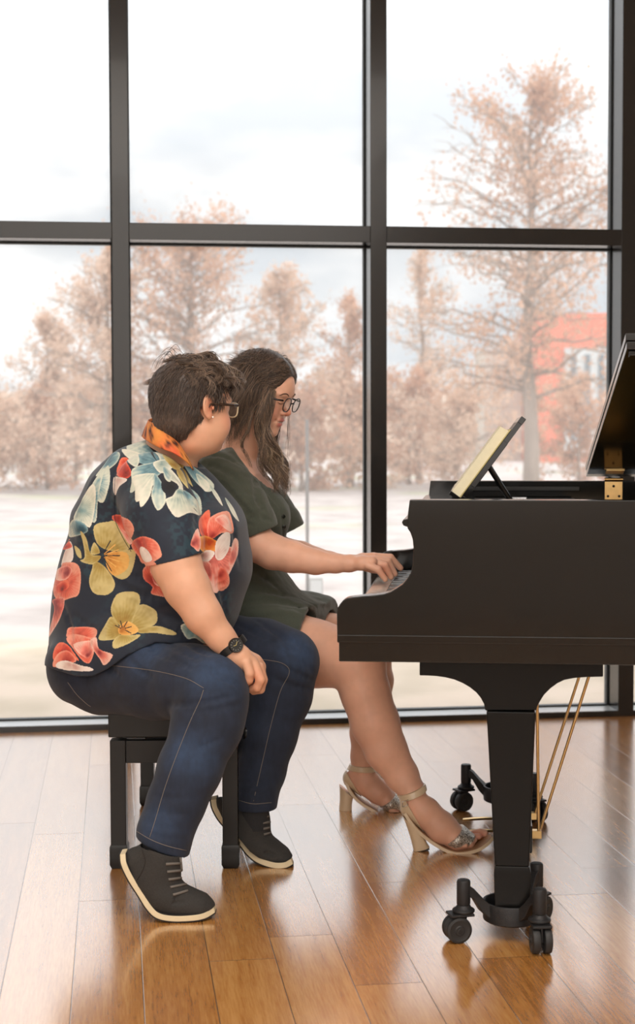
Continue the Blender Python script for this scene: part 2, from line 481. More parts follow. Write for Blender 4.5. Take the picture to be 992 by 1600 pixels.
# object space must match the plank frame: x across the planks, y along them, origin at the world origin
for v in fl.data.vertices: v.co = Vector((v.co.x + (WO.dot(WD)), v.co.y + (WO.dot(WN)), v.co.z))
m_wall = mat('plaster_wall', (226, 222, 214), 0.9, var=0.03, scale=3, bump=0.1, bscale=90)
m_ceil = mat('ceiling_paint', (228, 226, 222), 0.9, var=0.02, scale=2)
def slab(u0, u1, v0, v1, z0, z1):
    m = MB(); c = Wp((u0+u1)/2, (v0+v1)/2, (z0+z1)/2)
    return m.obox(c, WD*(u1-u0)/2, WN*(v1-v0)/2, Vector((0, 0, (z1-z0)/2)))
room_obj('ceiling', slab(-FW-.1, FW+.1, FY0-.1, 0.21, 3.7, 3.85), m_ceil)
room_obj('wall_back', slab(-FW-.1, FW+.1, FY0-.1, FY0, 0, 3.7), m_wall)
room_obj('wall_left', slab(-FW-.1, -FW, FY0, 0.0, 0, 3.7), m_wall)
room_obj('wall_right', slab(FW, FW+.1, FY0, 0.0, 0, 3.7), m_wall)

# curtain wall
m_frame = mat('dark_bronze_frame', (36, 34, 33), 0.22, metal=0.0, var=0.04, scale=12, spec=0.32, coat=0.15)
m_gasket = mat('rubber_gasket', (20, 26, 28), 0.6)
m_alu = mat('anodised_sill', (200, 206, 210), 0.3, metal=0.3, var=0.03, scale=8)
m_glass, t, b = new_mat('window_glass')
t.nodes.remove(b); out = t.nodes['Material Output']
tr = t.nodes.new('ShaderNodeBsdfTransparent'); tr.inputs[0].default_value = (0.985, 0.992, 0.995, 1)
gl = t.nodes.new('ShaderNodeBsdfGlossy'); gl.inputs['Roughness'].default_value = 0.02
lw = t.nodes.new('ShaderNodeFresnel'); lw.inputs['IOR'].default_value = 1.10
ms = t.nodes.new('ShaderNodeMixShader'); t.links.new(lw.outputs[0], ms.inputs[0]); t.links.new(tr.outputs[0], ms.inputs[1]); t.links.new(gl.outputs[0], ms.inputs[2])
tl_ = t.nodes.new('ShaderNodeBsdfTranslucent'); tl_.inputs[0].default_value = (.95, .95, .95, 1)      # milky haze put into the glass to veil the view
ms2 = t.nodes.new('ShaderNodeMixShader'); ms2.inputs[0].default_value = 0.10
t.links.new(ms.outputs[0], ms2.inputs[1]); t.links.new(tl_.outputs[0], ms2.inputs[2]); t.links.new(ms2.outputs[0], out.inputs['Surface'])
DEP, MWD = 0.175, 0.066
mull = [wall_u(188.0, 355)[0], wall_u(591.5, 355)[0], wall_u(983.5, 360)[0]]
step = (mull[2]-mull[0])/2
mull = [mull[0]-step*k for k in (3, 2, 1)]+mull+[mull[2]+step*k for k in (1, 2)]
zt1 = wall_u(400, 350.5)[1]; zt0 = wall_u(400, 376.5)[1]
mull_objs = []
for i, u in enumerate(mull):
    room_obj('trim_%d' % (i+1), slab(u-MWD/2, u+MWD/2, 0, DEP, 0.0, 3.7), m_frame, 0.002)
for i in range(len(mull)-1):
    u0, u1 = mull[i]+MWD/2, mull[i+1]-MWD/2
    for k, (z0, z1) in enumerate(((0.022, zt0), (zt1, 3.2))):
        p = slab(u0+.0005, u1-.0005, DEP-.03, DEP-.022, z0+.001, z1-.001)
        w = room_obj('window_%d' % (i*2+k+1), p, m_glass)
        g = MB()
        gw = 0.006
        for (a0, a1, c0, c1) in ((u0, u0+gw, z0, z1), (u1-gw, u1, z0, z1), (u0+gw, u1-gw, z0, z0+gw), (u0+gw, u1-gw, z1-gw, z1)):
            q = slab(a0, a1, DEP-.045, DEP-.005, c0, c1); g.add(q.v, q.f)
        g.build('window_gasket', m_gasket, w)
    room_obj('trim_%d' % (20+i), slab(u0, u1, 0, DEP, zt0, zt1), m_frame, 0.002)
    room_obj('trim_%d' % (30+i), slab(u0, u1, 0.0, DEP, 3.2, 3.27), m_frame, 0.002)
    q = slab(u0, u1, 0.012, DEP, 0.0, 0.022); room_obj('trim_%d' % (40+i), q, m_alu)
room_obj('baseboard_window', slab(mull[0]-.3, mull[-1]+.3, -0.002, 0.012, -0.001, 0.0225), m_frame)
room_obj('wall_window', slab(-FW-.1, FW+.1, 0.02, 0.2, 3.27, 3.7), m_wall)
room_obj('wall_window_left', slab(-FW-.1, mull[0]-MWD/2, 0.02, 0.2, 0, 3.27), m_wall)
room_obj('wall_window_right', slab(mull[-1]+MWD/2, FW+.1, 0.02, 0.2, 0, 3.27), m_wall)
# ================================================================ outdoors
m_ground, t, b = new_mat('winter_ground')
tcn = t.nodes.new('ShaderNodeTexCoord'); n1 = t.nodes.new('ShaderNodeTexNoise'); n1.inputs['Scale'].default_value = 0.35; n1.inputs['Detail'].default_value = 6
n2 = t.nodes.new('ShaderNodeTexNoise'); n2.inputs['Scale'].default_value = 2.2; n2.inputs['Detail'].default_value = 5
mp2 = t.nodes.new('ShaderNodeMapping'); mp2.inputs['Scale'].default_value = (0.7, 0.55, 1); t.links.new(tcn.outputs['Object'], mp2.inputs[0])
t.links.new(mp2.outputs[0], n1.inputs['Vector']); t.links.new(mp2.outputs[0], n2.inputs['Vector'])
sx = t.nodes.new('ShaderNodeSeparateXYZ'); t.links.new(tcn.outputs['Object'], sx.inputs[0])
r1 = t.nodes.new('ShaderNodeValToRGB'); r1.color_ramp.elements[0].position = .35; r1.color_ramp.elements[0].color = (.35, .30, .28, 1)
r1.color_ramp.elements[1].position = .6; r1.color_ramp.elements[1].color = (.49, .435, .41, 1); t.links.new(n2.outputs['Fac'], r1.inputs[0])
r2 = t.nodes.new('ShaderNodeValToRGB'); r2.color_ramp.elements[0].position = .53; r2.color_ramp.elements[0].color = (0, 0, 0, 1)
r2.color_ramp.elements[1].position = .63; r2.color_ramp.elements[1].color = (.75, .75, .75, 1); t.links.new(n1.outputs['Fac'], r2.inputs[0])
mxa = t.nodes.new('ShaderNodeMix'); mxa.data_type = 'RGBA'; mxa.inputs['B'].default_value = (.40, .40, .25, 1)
t.links.new(r2.outputs[0], mxa.inputs['Factor']); t.links.new(r1.outputs[0], mxa.inputs['A'])
# lawn strip next to the building
mrr = t.nodes.new('ShaderNodeMapRange'); mrr.inputs['From Min'].default_value = 8.7; mrr.inputs['From Max'].default_value = 9.6
mrr.inputs['To Min'].default_value = 1; mrr.inputs['To Max'].default_value = 0; t.links.new(sx.outputs['Y'], mrr.inputs['Value'])
r3 = t.nodes.new('ShaderNodeValToRGB'); r3.color_ramp.elements[0].position = .38; r3.color_ramp.elements[0].color = (.46, .37, .26, 1)
r3.color_ramp.elements[1].position = .6; r3.color_ramp.elements[1].color = (.62, .49, .38, 1); t.links.new(n2.outputs['Fac'], r3.inputs[0])
mxb = t.nodes.new('ShaderNodeMix'); mxb.data_type = 'RGBA'
t.links.new(mrr.outputs[0], mxb.inputs['Factor']); t.links.new(mxa.outputs['Result'], mxb.inputs['A']); t.links.new(r3.outputs[0], mxb.inputs['B'])
t.links.new(mxb.outputs['Result'], b.inputs['Base Color']); b.inputs['Roughness'].default_value = 1.0
q = slab(-70, 70, 0.21, 120, -0.3, -0.03); gobj = q.build('ground', m_ground); gobj['kind'] = 'structure'

m_hill = mat('winter_woods', (186, 164, 146), 1.0, var=0.22, scale=0.5, stretch=(1, 1, 1.5))
hm = MB(); N = 90; prev = None; vs = []; fs = []
for i in range(N+1):
    x = -50+100*i/N
    z = 2.9+0.18*math.sin(x*0.31+1)+0.12*math.sin(x*0.9)+0.12*math.sin(x*2.3+2)+.08*math.sin(x*6.1)
    vs += [(x, 66, -1), (x, 68, z*0.6), (x, 71, z), (x, 80, z*0.8), (x, 85, -1)]
for i in range(N):
    for k in range(4):
        a = i*5+k; fs.append((a, a+1, a+6, a+5))
hm.add(vs, fs); ho = hm.build('hillside', m_hill, smooth=True); ho['kind'] = 'structure'

m_bark = mat('pale_bark', (158, 142, 130), 0.95, var=0.15, scale=6, stretch=(1, 1, .2))
m_leafA = mat('rust_leaves', (214, 176, 150), 0.9, var=0.14, scale=3)
m_leafB = mat('tan_leaves', (222, 194, 172), 0.9, var=0.14, scale=3)
for m_ in (m_leafA, m_leafB):      # thin dry leaves let light through
    t = m_.node_tree; b = t.nodes['Principled BSDF']; tl_ = t.nodes.new('ShaderNodeBsdfTranslucent'); ms = t.nodes.new('ShaderNodeMixShader'); ms.inputs[0].default_value = .45
    t.links.new(b.inputs['Base Color'].links[0].from_socket, tl_.inputs['Color']); t.links.new(b.outputs[0], ms.inputs[1]); t.links.new(tl_.outputs[0], ms.inputs[2]); t.links.new(ms.outputs[0], t.nodes['Material Output'].inputs['Surface'])
def quads(cents, size, rng, hang=1.6):
    n = len(cents); a = rng.normal(size=(n, 3)); a /= np.linalg.norm(a, axis=1)[:, None]
    b_ = np.cross(a, rng.normal(size=(n, 3))); b_ /= np.linalg.norm(b_, axis=1)[:, None]; b_[:, 2] *= hang
    s = size*(0.6+0.8*rng.random((n, 1))); c = np.asarray(cents)
    V = np.stack([c-a*s*.5, c-b_*s*.5, c+a*s*.5, c+b_*s*.5], 1).reshape(-1, 3)
    return V, np.arange(4*n).reshape(-1, 4)
def tree(px, D, ztop, width, trunk_r, nb, nleaf, label, seed, cat='tree', zlow=1.0, mleaf=None, group=None, shape=0.62, name='bare_tree', lean=0.0, leafsize=.055, twigs=True):
    rng = np.random.default_rng(seed); base = Vector((P(px, 700, D).x, D, -0.05))
    root = empty(name, base, label, cat, group=group)
    H = ztop-base.z; tb = MB(); bb = MB(); tips = []
    tp = [base+Vector((lean*H*(i/8)**1.3+rng.normal()*.03*H*.2*(i > 0), rng.normal()*.02, H*i/8)) for i in range(9)]
    tb.tube(tp, [trunk_r*.8*(1-.93*i/8)+.006 for i in range(9)], 8)
    for j in range(nb):
        s = (zlow/H)+(1-zlow/H)*((j+rng.random())/nb)**.9; s = min(s, .985)
        i = min(7, int(s*8)); p = tp[i].lerp(tp[i+1], s*8-i)
        hh = (s*H-zlow)/(H-zlow+1e-6)
        env = width/2*max(.06, (1-hh**1.6))**shape*(0.75+.35*rng.random())
        if hh < .12: env *= .8
        w = rng.random()*2*math.pi; d = Vector((math.cos(w), math.sin(w), 0)); rise = .28+.75*hh+rng.normal()*.12
        c = [p]; rr = [max(.006, trunk_r*.22*(1-s*.8))]; n = 6
        for k in range(1, n+1):
            tt = k/n; c.append(p+d*env*tt+Vector((rng.normal()*.05*env, rng.normal()*.05*env, env*(rise*tt-.22*tt*tt)+rng.normal()*.03*env)))
            rr.append(rr[0]*(1-.85*tt)+.003)
        bb.tube(c, rr, 5)
        for k in range(1, n+1):
            for r_ in range(3 if twigs else 2):
                q0 = c[k-1].lerp(c[k], rng.random()); L = env*(.16+.22*rng.random())
                dd = (d*.6+Vector(rng.normal(size=3).tolist())*.75); dd.z = abs(dd.z)*.6-.05; dd.normalize()
                q1 = q0+dd*L*.5+Vector((0, 0, rng.normal()*.04*L)); q2 = q0+dd*L+Vector((0, 0, -.1*L))
                bb.tube([q0, q1, q2], [.009, .006, .003], 3, cap=False); tips += [q1, q2, q0]
    T = np.array([list(v) for v in tips]); 
    cl = T[rng.integers(0, len(T), nleaf//14)]
    C = np.repeat(cl, 14, 0)+rng.normal(size=(len(cl)*14, 3))*np.array([.08, .08, .17])*(width/4.5)**.5
    V, Fq = quads(C, leafsize, rng)
    tb.build('trunk', m_bark, root, base, smooth=True, fixn=False)
    bb.build('branches', m_bark, root, base, smooth=True, fixn=False)
    me = np_mesh('foliage', V, Fq, base); me.polygons.foreach_set('use_smooth', [False]*len(me.polygons))
    link('foliage', me, mleaf or m_leafA, root)
    return root
def zat(py, D): return P(496, py, D).z
tree(829, 28, zat(140, 28), 4.6, .19, 78, 12500, 'tall bare tree with rusty leaves in front of the red-orange building', 3, zlow=1.7, shape=.55)
tree(300, 30, zat(372, 30), 4.6, .16, 66, 10500, 'broad bare tree with rusty leaves behind the two people', 5, zlow=1.0, shape=.5)
tree(168, 29, zat(395, 29), 2.6, .10, 44, 7000, 'slender bare tree showing left of the left window mullion', 8, zlow=.8, mleaf=m_leafB, shape=.55)
tree(75, 33, zat(500, 33), 2.4, .08, 34, 5000, 'low bare tree at the left edge of the view with tan leaves', 9, zlow=.6, mleaf=m_leafB)
tree(438, 32, zat(435, 32), 2.7, .10, 40, 6000, 'bare tree showing just above the glasses of the dark-haired pianist', 11, zlow=.8, mleaf=m_leafB)
tree(548, 34, zat(475, 34), 2.2, .08, 34, 4500, 'small bare tree just left of the middle window mullion', 12, zlow=.7)
tree(655, 36, zat(400, 36), 2.8, .09, 34, 4000, 'thin bare tree just right of the middle window mullion', 14, zlow=1.0, mleaf=m_leafB)
# scrub line
scl = [(-10, 'leftmost tangle of tan winter scrub, at the left edge of the view'), (55, 'tan winter scrub below the low bare tree at far left'), (118, 'tan winter scrub just left of the left mullion behind the floral shirt'),
       (235, 'tan winter scrub behind the heads of the two people'), (345, 'rusty winter scrub behind the long-haired pianist'), (470, 'rusty winter scrub right of the pianist in glasses'),
       (545, 'rusty winter scrub just left of the middle mullion'), (640, 'rusty winter scrub just right of the middle mullion'), (715, 'rusty winter scrub behind the open book on the music stand'), (905, 'tan winter scrub in front of the red-orange building')]
for i, (px, lb) in enumerate(scl):
    D = 31.5+5*((i*37) % 5)/5
    tree(px, D, zat(628-26*((i*53) % 4)/3, D), 2.9, .05, 24, 4600, lb, 30+i, cat='shrub', zlow=.05, mleaf=(m_leafA if i % 2 else m_leafB), group='winter scrub along the far side of the field', shape=.35, name='winter_shrub', leafsize=.065)

# buildings
m_red = mat('red_orange_cladding', (222, 128, 104), 0.8, var=0.05, scale=1)
m_bei = mat('beige_cladding', (196, 186, 174), 0.9, var=0.04, scale=1)
m_pan = mat('grey_white_panel', (198, 200, 200), 0.6, var=0.03, scale=1)
m_win = mat('far_window_pane', (120, 128, 134), 0.3)
bD = 60
bx0 = P(838, 600, bD).x; bz = zat(490, bD)
root = empty('red_building', (bx0+3, bD, -0.05), 'red-orange clad building with grey white panels seen behind the tall tree', 'building')
MB().box((bx0, bD, -.05), (bx0+7, bD+5, bz)).build('wall', m_red, root, root.location)
pz1 = zat(545, bD); px0 = P(881, 600, bD).x; px1 = P(990, 600, bD).x
pn = MB().box((px0, bD-.12, .2), (px1, bD-.001, pz1)).build('panel_bay', m_pan, root, root.location)
for k in range(5):
    x = px0+.25+k*.52
    MB().box((x, bD-.16, .8), (x+.2, bD-.121, pz1-.25)).build('window_pane', m_win, pn, root.location)
bx1 = P(757, 600, bD+4).x
root = empty('beige_building', (bx1+1, bD+4, -0.05), 'low beige building joined to the left of the red-orange one', 'building')
MB().box((bx1, bD+4, -.05), (bx0-.02, bD+8, zat(548, bD+4))).build('wall', m_bei, root, root.location)
MB().box((bx1-.1, bD+3.9, zat(548, bD+4)), (bx0-.02, bD+8.1, zat(543, bD+4))).build('roof_edge', m_pan, root, root.location)
m_post = mat('grey_metal_post', (128, 124, 122), 0.5, metal=.5)
g = FLOOR(487, 930, -.03); D = g.y; x = P(480, 800, D).x
root = empty('sign_post', (x, D, -.03), 'thin grey metal post on the pale ground beyond the middle window', 'post')
MB().cyl((x, D, -.03), (x, D, zat(655, D)), .013, n=10).build('post', m_post, root, root.location, smooth='auto')
MB().lathe((x, D, -.03), (0, 0, 1), [(.05, 0), (.05, .015), (.02, .03)], 12).build('base_flange', m_post, root, root.location)
bxx = P(494, 920, D-.1); m_box = mat('utility_box_paint', (172, 172, 170), .6)
root = empty('utility_box', (bxx.x, D-.1, -.03), 'small grey utility box on the ground beside the thin metal post', 'utility box')
MB().box((bxx.x-.05, D-.15, -.03), (bxx.x+.05, D-.05, zat(900, D))).build('cabinet', m_box, root, root.location, bevel=.005)
MB().box((bxx.x-.04, D-.155, .0), (bxx.x+.04, D-.1505, zat(904, D))).build('door_panel', m_pan, root, root.location)
# ================================================================ grand piano
TH = math.radians(6.1)
PO = Vector((P(527, 1000, 3.545).x, 3.545, 0))
PU = Vector((math.cos(TH), -math.sin(TH), 0)); PV = Vector((math.sin(TH), math.cos(TH), 0))
# near side plane passes through (.377, 3.5)
_q = Vector((.377, 3.5, 0)); 
def side(px, py, v=0.0):
    """pixel on the plane v metres in from the near side -> (u, z)"""
    r = ray(px, py); o = _q+PV*v; t = (o-CAM).dot(PV)/r.dot(PV); p = CAM+r*t
    return (p-_q).dot(PU), p.z
_u0 = side(527, 990)[0]
PO = _q+PU*_u0
def sd_(px, py, v=0.0):
    u, z = side(px, py, v); return (u-_u0, z)
def pw(u, v, z): return PO+PU*u+PV*v+Vector((0, 0, z))
m_ebony = mat('polished_ebony', (19, 18, 17), 0.10, var=0.05, scale=5, spec=0.4)
m_leg = mat('leg_ebony', (13, 12, 11), 0.32, var=0.05, scale=8, spec=.18)
m_satin = mat('satin_black', (16, 15, 14), 0.33, spec=.35, var=0.05, scale=8)
m_brass = mat('brass', (206, 172, 118), 0.28, metal=1.0, var=0.08, scale=40)
m_steel = mat('polished_steel', (190, 190, 192), 0.25, metal=1.0)
m_ivory = mat('ivory_key', (250, 247, 240), 0.08, coat=0.5)
m_blkkey = mat('black_key', (16, 16, 17), 0.06, coat=1.0)
m_gold = mat('gold_plate', (176, 138, 72), 0.4, metal=0.7, var=.06, scale=10)
m_felt = mat('red_felt', (110, 30, 26), 0.95)
piano = empty('grand_piano', PO, 'glossy black grand piano with its lid propped open and gold pedals', 'piano', rz=-TH)
fuv = lambda p, d: (p[0], d, p[1])
# near arm and side profile
prof_px = [(640, 781), (637.5, 800), (636.6, 811), (636.6, 825.6), (641, 832), (644.7, 843), (646, 857), (644.9, 883), (641.5, 896), (636, 905), (629, 913), (620, 919), (610, 925), (600, 928),
           (584, 930.3), (567.6, 931.3), (552, 933), (543, 934.5), (536, 938), (531, 944), (527.5, 950), (526.2, 958), (526.7, 991)]
prof = [sd_(*p) for p in prof_px]
zt = prof[0][1]; zm1 = sd_(526.7, 991)[1]; zm0 = sd_(526.7, 1004)[1]; zb = sd_(529.5, 1033.6)[1]
UB = 0.80; WID = 1.40; RT = 0.045
def arm(v0, v1):
    poly = prof+[(prof[-1][0], zm0), (sd_(529.5, 1004)[0], zm0), (sd_(529.5, 1004)[0], zb), (UB, zb), (UB, zt)]
    return MB().prism(poly, v0, v1, fuv)
arm(0, RT).build('side_arm', m_ebony, piano, bevel=.0025)
arm(WID-RT, WID).build('side_arm', m_ebony, piano, bevel=.0025)
# bead moulding along the near side
MB().box((prof[-1][0]+.001, -.0035, zm0+.001), (UB, .001, zm1-.001)).build('side_moulding', m_ebony, piano, bevel=.0015)
# bent rim behind the arms
path = [(UB, 0), (UB+.16, .01), (UB+.34, .08), (UB+.46, .24), (UB+.54, .44), (UB+.62, .62), (UB+.74, .78), (UB+.86, .92), (UB+.92, 1.08), (UB+.90, 1.26), (UB+.80, 1.37), (UB+.62, WID), (UB+.3, WID), (UB, WID)]
pc = [(p.x, p.y) for p in crom([(a, b, 0) for a, b in path], 5)]
rim = MB(); n = len(pc); vs = []
for i, (a, b_) in enumerate(pc):
    t0 = Vector(pc[max(i-1, 0)]); t1 = Vector(pc[min(i+1, n-1)]); d = (t1-t0).normalized(); nn = Vector((-d.y, d.x))
    if i in (0, n-1): nn = Vector((0, 1)) if i == 0 else Vector((0, -1))
    q = Vector((a, b_))+nn*RT
    vs += [(a, b_, zb), (a, b_, zt), (q.x, q.y, zt), (q.x, q.y, zb)]
fs = []
for i in range(n-1):
    for k in range(4): fs.append((i*4+k, i*4+(k+1) % 4, (i+1)*4+(k+1) % 4, (i+1)*4+k))
rim.add(vs, fs); rim.build('bent_rim', m_ebony, piano, smooth='auto')
# bottom bed
bed = MB(); pts = [(0.004, RT), (UB, RT)]+[(a, min(max(b_, RT+.004), WID-RT-.004)) for a, b_ in pc[2:-2]]+[(UB, WID-RT), (0.004, WID-RT)]
k0 = sd_(529.5, 1004)[0]+.004
MB().box((k0, RT, zb), (UB, WID-RT, zb+.05)).build('keybed', m_ebony, piano, bevel=.002)
inner = [(UB, RT)]+[(a-.02 if b_ < .8 else a-.03, min(max(b_, RT+.01), WID-RT-.01)) for a, b_ in pc[4:-4]]+[(UB, WID-RT)]
MB().prism(inner, zt-.16, zt-.13, lambda p, d: (p[0], p[1], d)).build('soundboard', m_gold, piano)
MB().prism(inner, zb+.02, zb+.05, lambda p, d: (p[0], p[1], d)).build('bottom_board', m_satin, piano)
# keys: 52 white, 36 black
zk = 0.735; kv0, kv1 = RT+.045, WID-RT-.045; kw = (kv1-kv0)/52; kf = 0.012; kb = .205
MB().box((kf-.016, RT, zb+.05), (kf-.002, WID-RT, zk-.018)).build('key_slip', m_ebony, piano, bevel=.002)
MB().box((kf-.006, RT, zb+.05), (kb, kv0-.001, zk-.006)).build('key_block', m_ebony, piano, bevel=.004)
MB().box((kf-.006, kv1+.001, zb+.05), (kb, WID-RT, zk-.006)).build('key_block', m_ebony, piano, bevel=.004)
wme = None; bme = None
for i in range(52):
    v = WID-(kv0+kw*i)-kw
    if wme is None:
        o = MB().box((kf, .0006, zk-.02), (kb, kw-.0006, zk)).build('white_key', m_ivory, piano, bevel=.0009, segs=1); wme = o
    else:
        o = wme.copy(); COL.objects.link(o); o.parent = piano
    o.location = (0, v, 0)
pat = [1, 0, 1, 1, 0, 1, 1]   # A B C D E F G -> black key above? (A#, -, C#, D#, -, F#, G#)
for i in range(51):
    if not pat[i % 7]: continue
    v = WID-(kv0+kw*(i+1))
    if bme is None:
        mb = MB(); w = .0047
        mb.add([(kf+.05, -w-.001, zk), (kb, -w-.001, zk), (kb, w+.001, zk), (kf+.05, w+.001, zk), (kf+.058, -w, zk+.011), (kb, -w, zk+.011), (kb, w, zk+.011), (kf+.058, w, zk+.011)],
               [(0,3,2,1),(4,5,6,7),(0,1,5,4),(1,2,6,5),(2,3,7,6),(3,0,4,7)])
        o = mb.build('black_key', m_blkkey, piano, bevel=.0012, segs=1); bme = o
    else:
        o = bme.copy(); COL.objects.link(o); o.parent = piano
    o.location = (0, v, 0)
# fallboard, felt strip and music shelf with a lip
MB().box((kb-.004, RT, zk+.001), (kb, WID-RT, zk+.006)).build('felt_strip', m_felt, piano)
cz = sd_(646, 845)[1]
MB().prism([(kb-.002, zk+.006), (kb-.03, cz-.03), (kb-.035, cz), (kb-.02, cz+.012), (kb+.012, cz+.012), (kb+.012, zk+.006)], RT, WID-RT, fuv).build('fallboard', m_ebony, piano, bevel=.002)
lip = [sd_(627, 817), sd_(629, 813), sd_(636.6, 811), (kb+.03, sd_(636, 811)[1]), (kb+.03, sd_(636, 824)[1]), sd_(636.6, 824.5), sd_(629.5, 822)]
MB().prism(lip, RT*.4, WID-RT*.4, fuv).build('shelf_lip', m_ebony, piano, bevel=.0015)
MB().box((.20, RT, zt-.085), (.60, WID-RT, zt-.065)).build('music_shelf', m_ebony, piano, bevel=.002)
MB().box((.60, RT, zt-.12), (.80, WID-RT, zt-.09)).build('pin_block', m_gold, piano, bevel=.003)
for v in (RT+.03, WID-RT-.03):
    MB().tube([(kf+.10, v, zk-.006), (kf+.10, v, zk+.014)], .006, 10).build('key_block_screw', m_steel, piano, smooth='auto')
# rails on the shelf
for v in (.34, 1.06):
    q = MB().box((.22, v, zt-.065), (.56, v+.008, zt-.0615)); q.build('desk_rail', m_steel, piano, bevel=.001)
# strip moulding inside the far rim
MB().box((.28, WID-RT-.006, zt-.03), (.62, WID-RT-.0005, zt-.018)).build('rim_strip', m_satin, piano, bevel=.001)
MB().box((.30, WID-RT-.10, zt-.065), (.60, WID-RT-.085, zt-.050)).build('damper_rail', m_satin, piano, bevel=.001)
# music desk
DV0, DV1 = .42, .98
def dp(px, py, v): return sd_(px, py, v)
b0 = dp(716, 783, DV0); t0 = dp(815, 650, DV0)
bx_, bz_ = b0; tx_, tz_ = t0; dd = Vector((tx_-bx_, tz_-bz_)).normalized(); nn = Vector((dd.y, -dd.x)); L = math.hypot(tx_-bx_, tz_-bz_)
def dk(s, o): return (bx_+dd.x*s+nn.x*o, bz_+dd.y*s+nn.y*o)
deskm = MB()
for (s0, s1) in ((0.0, .018), (.05, L-.075), (L-.018, L)):
    deskm.prism([dk(s0, 0), dk(s1, 0), dk(s1, .014), dk(s0, .014)], DV0, DV1, fuv)
desk = deskm.build('music_desk', m_ebony, piano, bevel=.0012)
nb = 22
for s0 in (.018, L-.075):
    lat = MB()
    s1 = s0+(.032 if s0 < .1 else .057)
    for k in range(nb):
        v = DV0+(DV1-DV0)*(k+.15)/nb
        lat.prism([dk(s0, .0005), dk(s1, .0005), dk(s1, .0135), dk(s0, .0135)], v, v+.012, fuv)
    lat.build('fretwork', m_ebony, desk)
MB().prism([dk(0, -.03), dk(.01, -.03), dk(.01, 0), dk(0, 0)], DV0, DV1, fuv).build('book_ledge', m_ebony, desk, bevel=.001)
s0 = dk(L*.42, .014); e0 = dp(810, 776, DV0+.12)
for v in (DV0+.10, DV1-.12):
    MB().tube([(s0[0], v, s0[1]), (e0[0], v, zt-.060)], .006, 8).build('desk_strut', m_ebony, desk, smooth='auto')
    MB().box((e0[0]-.012, v-.012, zt-.062), (e0[0]+.03, v+.012, zt-.030)).build('strut_catch', m_steel, desk, bevel=.003)
# lid, hinged on the far rim
PHI = math.radians(13.2)
lu0 = sd_(916, 744, WID-.02)[0]; zl = zt+.012
cph, sph = math.cos(PHI), math.sin(PHI)
def LP(u, s, h): # s metres from the hinge towards the near side, h thickness direction
    return (u, WID-.01-s*cph+h*sph, zl+s*sph+h*cph)
outl = [(lu0, 0.0), (lu0, WID+.01)]+[(lu0+.25, WID+.01)]+[(a+.01, WID-.005-b_) for a, b_ in pc if a > UB+.1 and b_ < WID-.02]+[(UB+.6, 0.0)]
MB().prism(outl, 0, .018, lambda p, d: LP(p[0], p[1], d)).build('lid', m_ebony, piano, bevel=.002)
MB().prism([(lu0-.002, 0.0), (lu0-.002, WID+.01), (lu0+.33, WID+.01), (lu0+.33, 0)], .020, .037, lambda p, d: LP(p[0], p[1], d)).build('lid_front_flap', m_ebony, piano, bevel=.002)
MB().prism([(lu0+.006, WID-.018), (lu0+.006, WID+.0), (lu0+.9, WID+.0), (lu0+.9, WID-.018)], -.012, 0, lambda p, d: LP(p[0], p[1], d)).build('lid_edge_bead', m_ebony, piano, bevel=.002)
# prop stick
MB().tube([(UB+.18, RT+.05, zt-.06), LP(UB+.16, WID-.06, -.001)], .008, 8).build('lid_prop', m_ebony, piano, smooth='auto')
# hinge
for k in range(2):
    hu = sd_(958.5, 760, WID-RT)[0]+k*.55
    hg = MB().box((hu-.027, WID-RT-.003, zt-.060), (hu+.027, WID-RT-.0003, zt-.002)).build('hinge', m_brass, piano, bevel=.0008)
    MB().prism([(hu-.027, .05), (hu+.027, .05), (hu+.027, .105), (hu-.027, .105)], -.003, -.0004, lambda p, d: LP(p[0], p[1], d)).build('hinge_leaf', m_brass, hg)
    MB().tube([(hu-.028, WID-RT-.003, zt+.005), (hu+.028, WID-RT-.003, zt+.005)], .005, 10).build('hinge_pin', m_brass, hg, smooth='auto')
    sc = MB()
    for a, b_ in ((0, -.016), (-.017, -.047), (.017, -.047)): sc.sphere((hu+a, WID-RT-.0035, zt+b_), .004, 8, 6, (1, .4, 1))
    sc.build('screw', m_satin, hg, smooth=True)
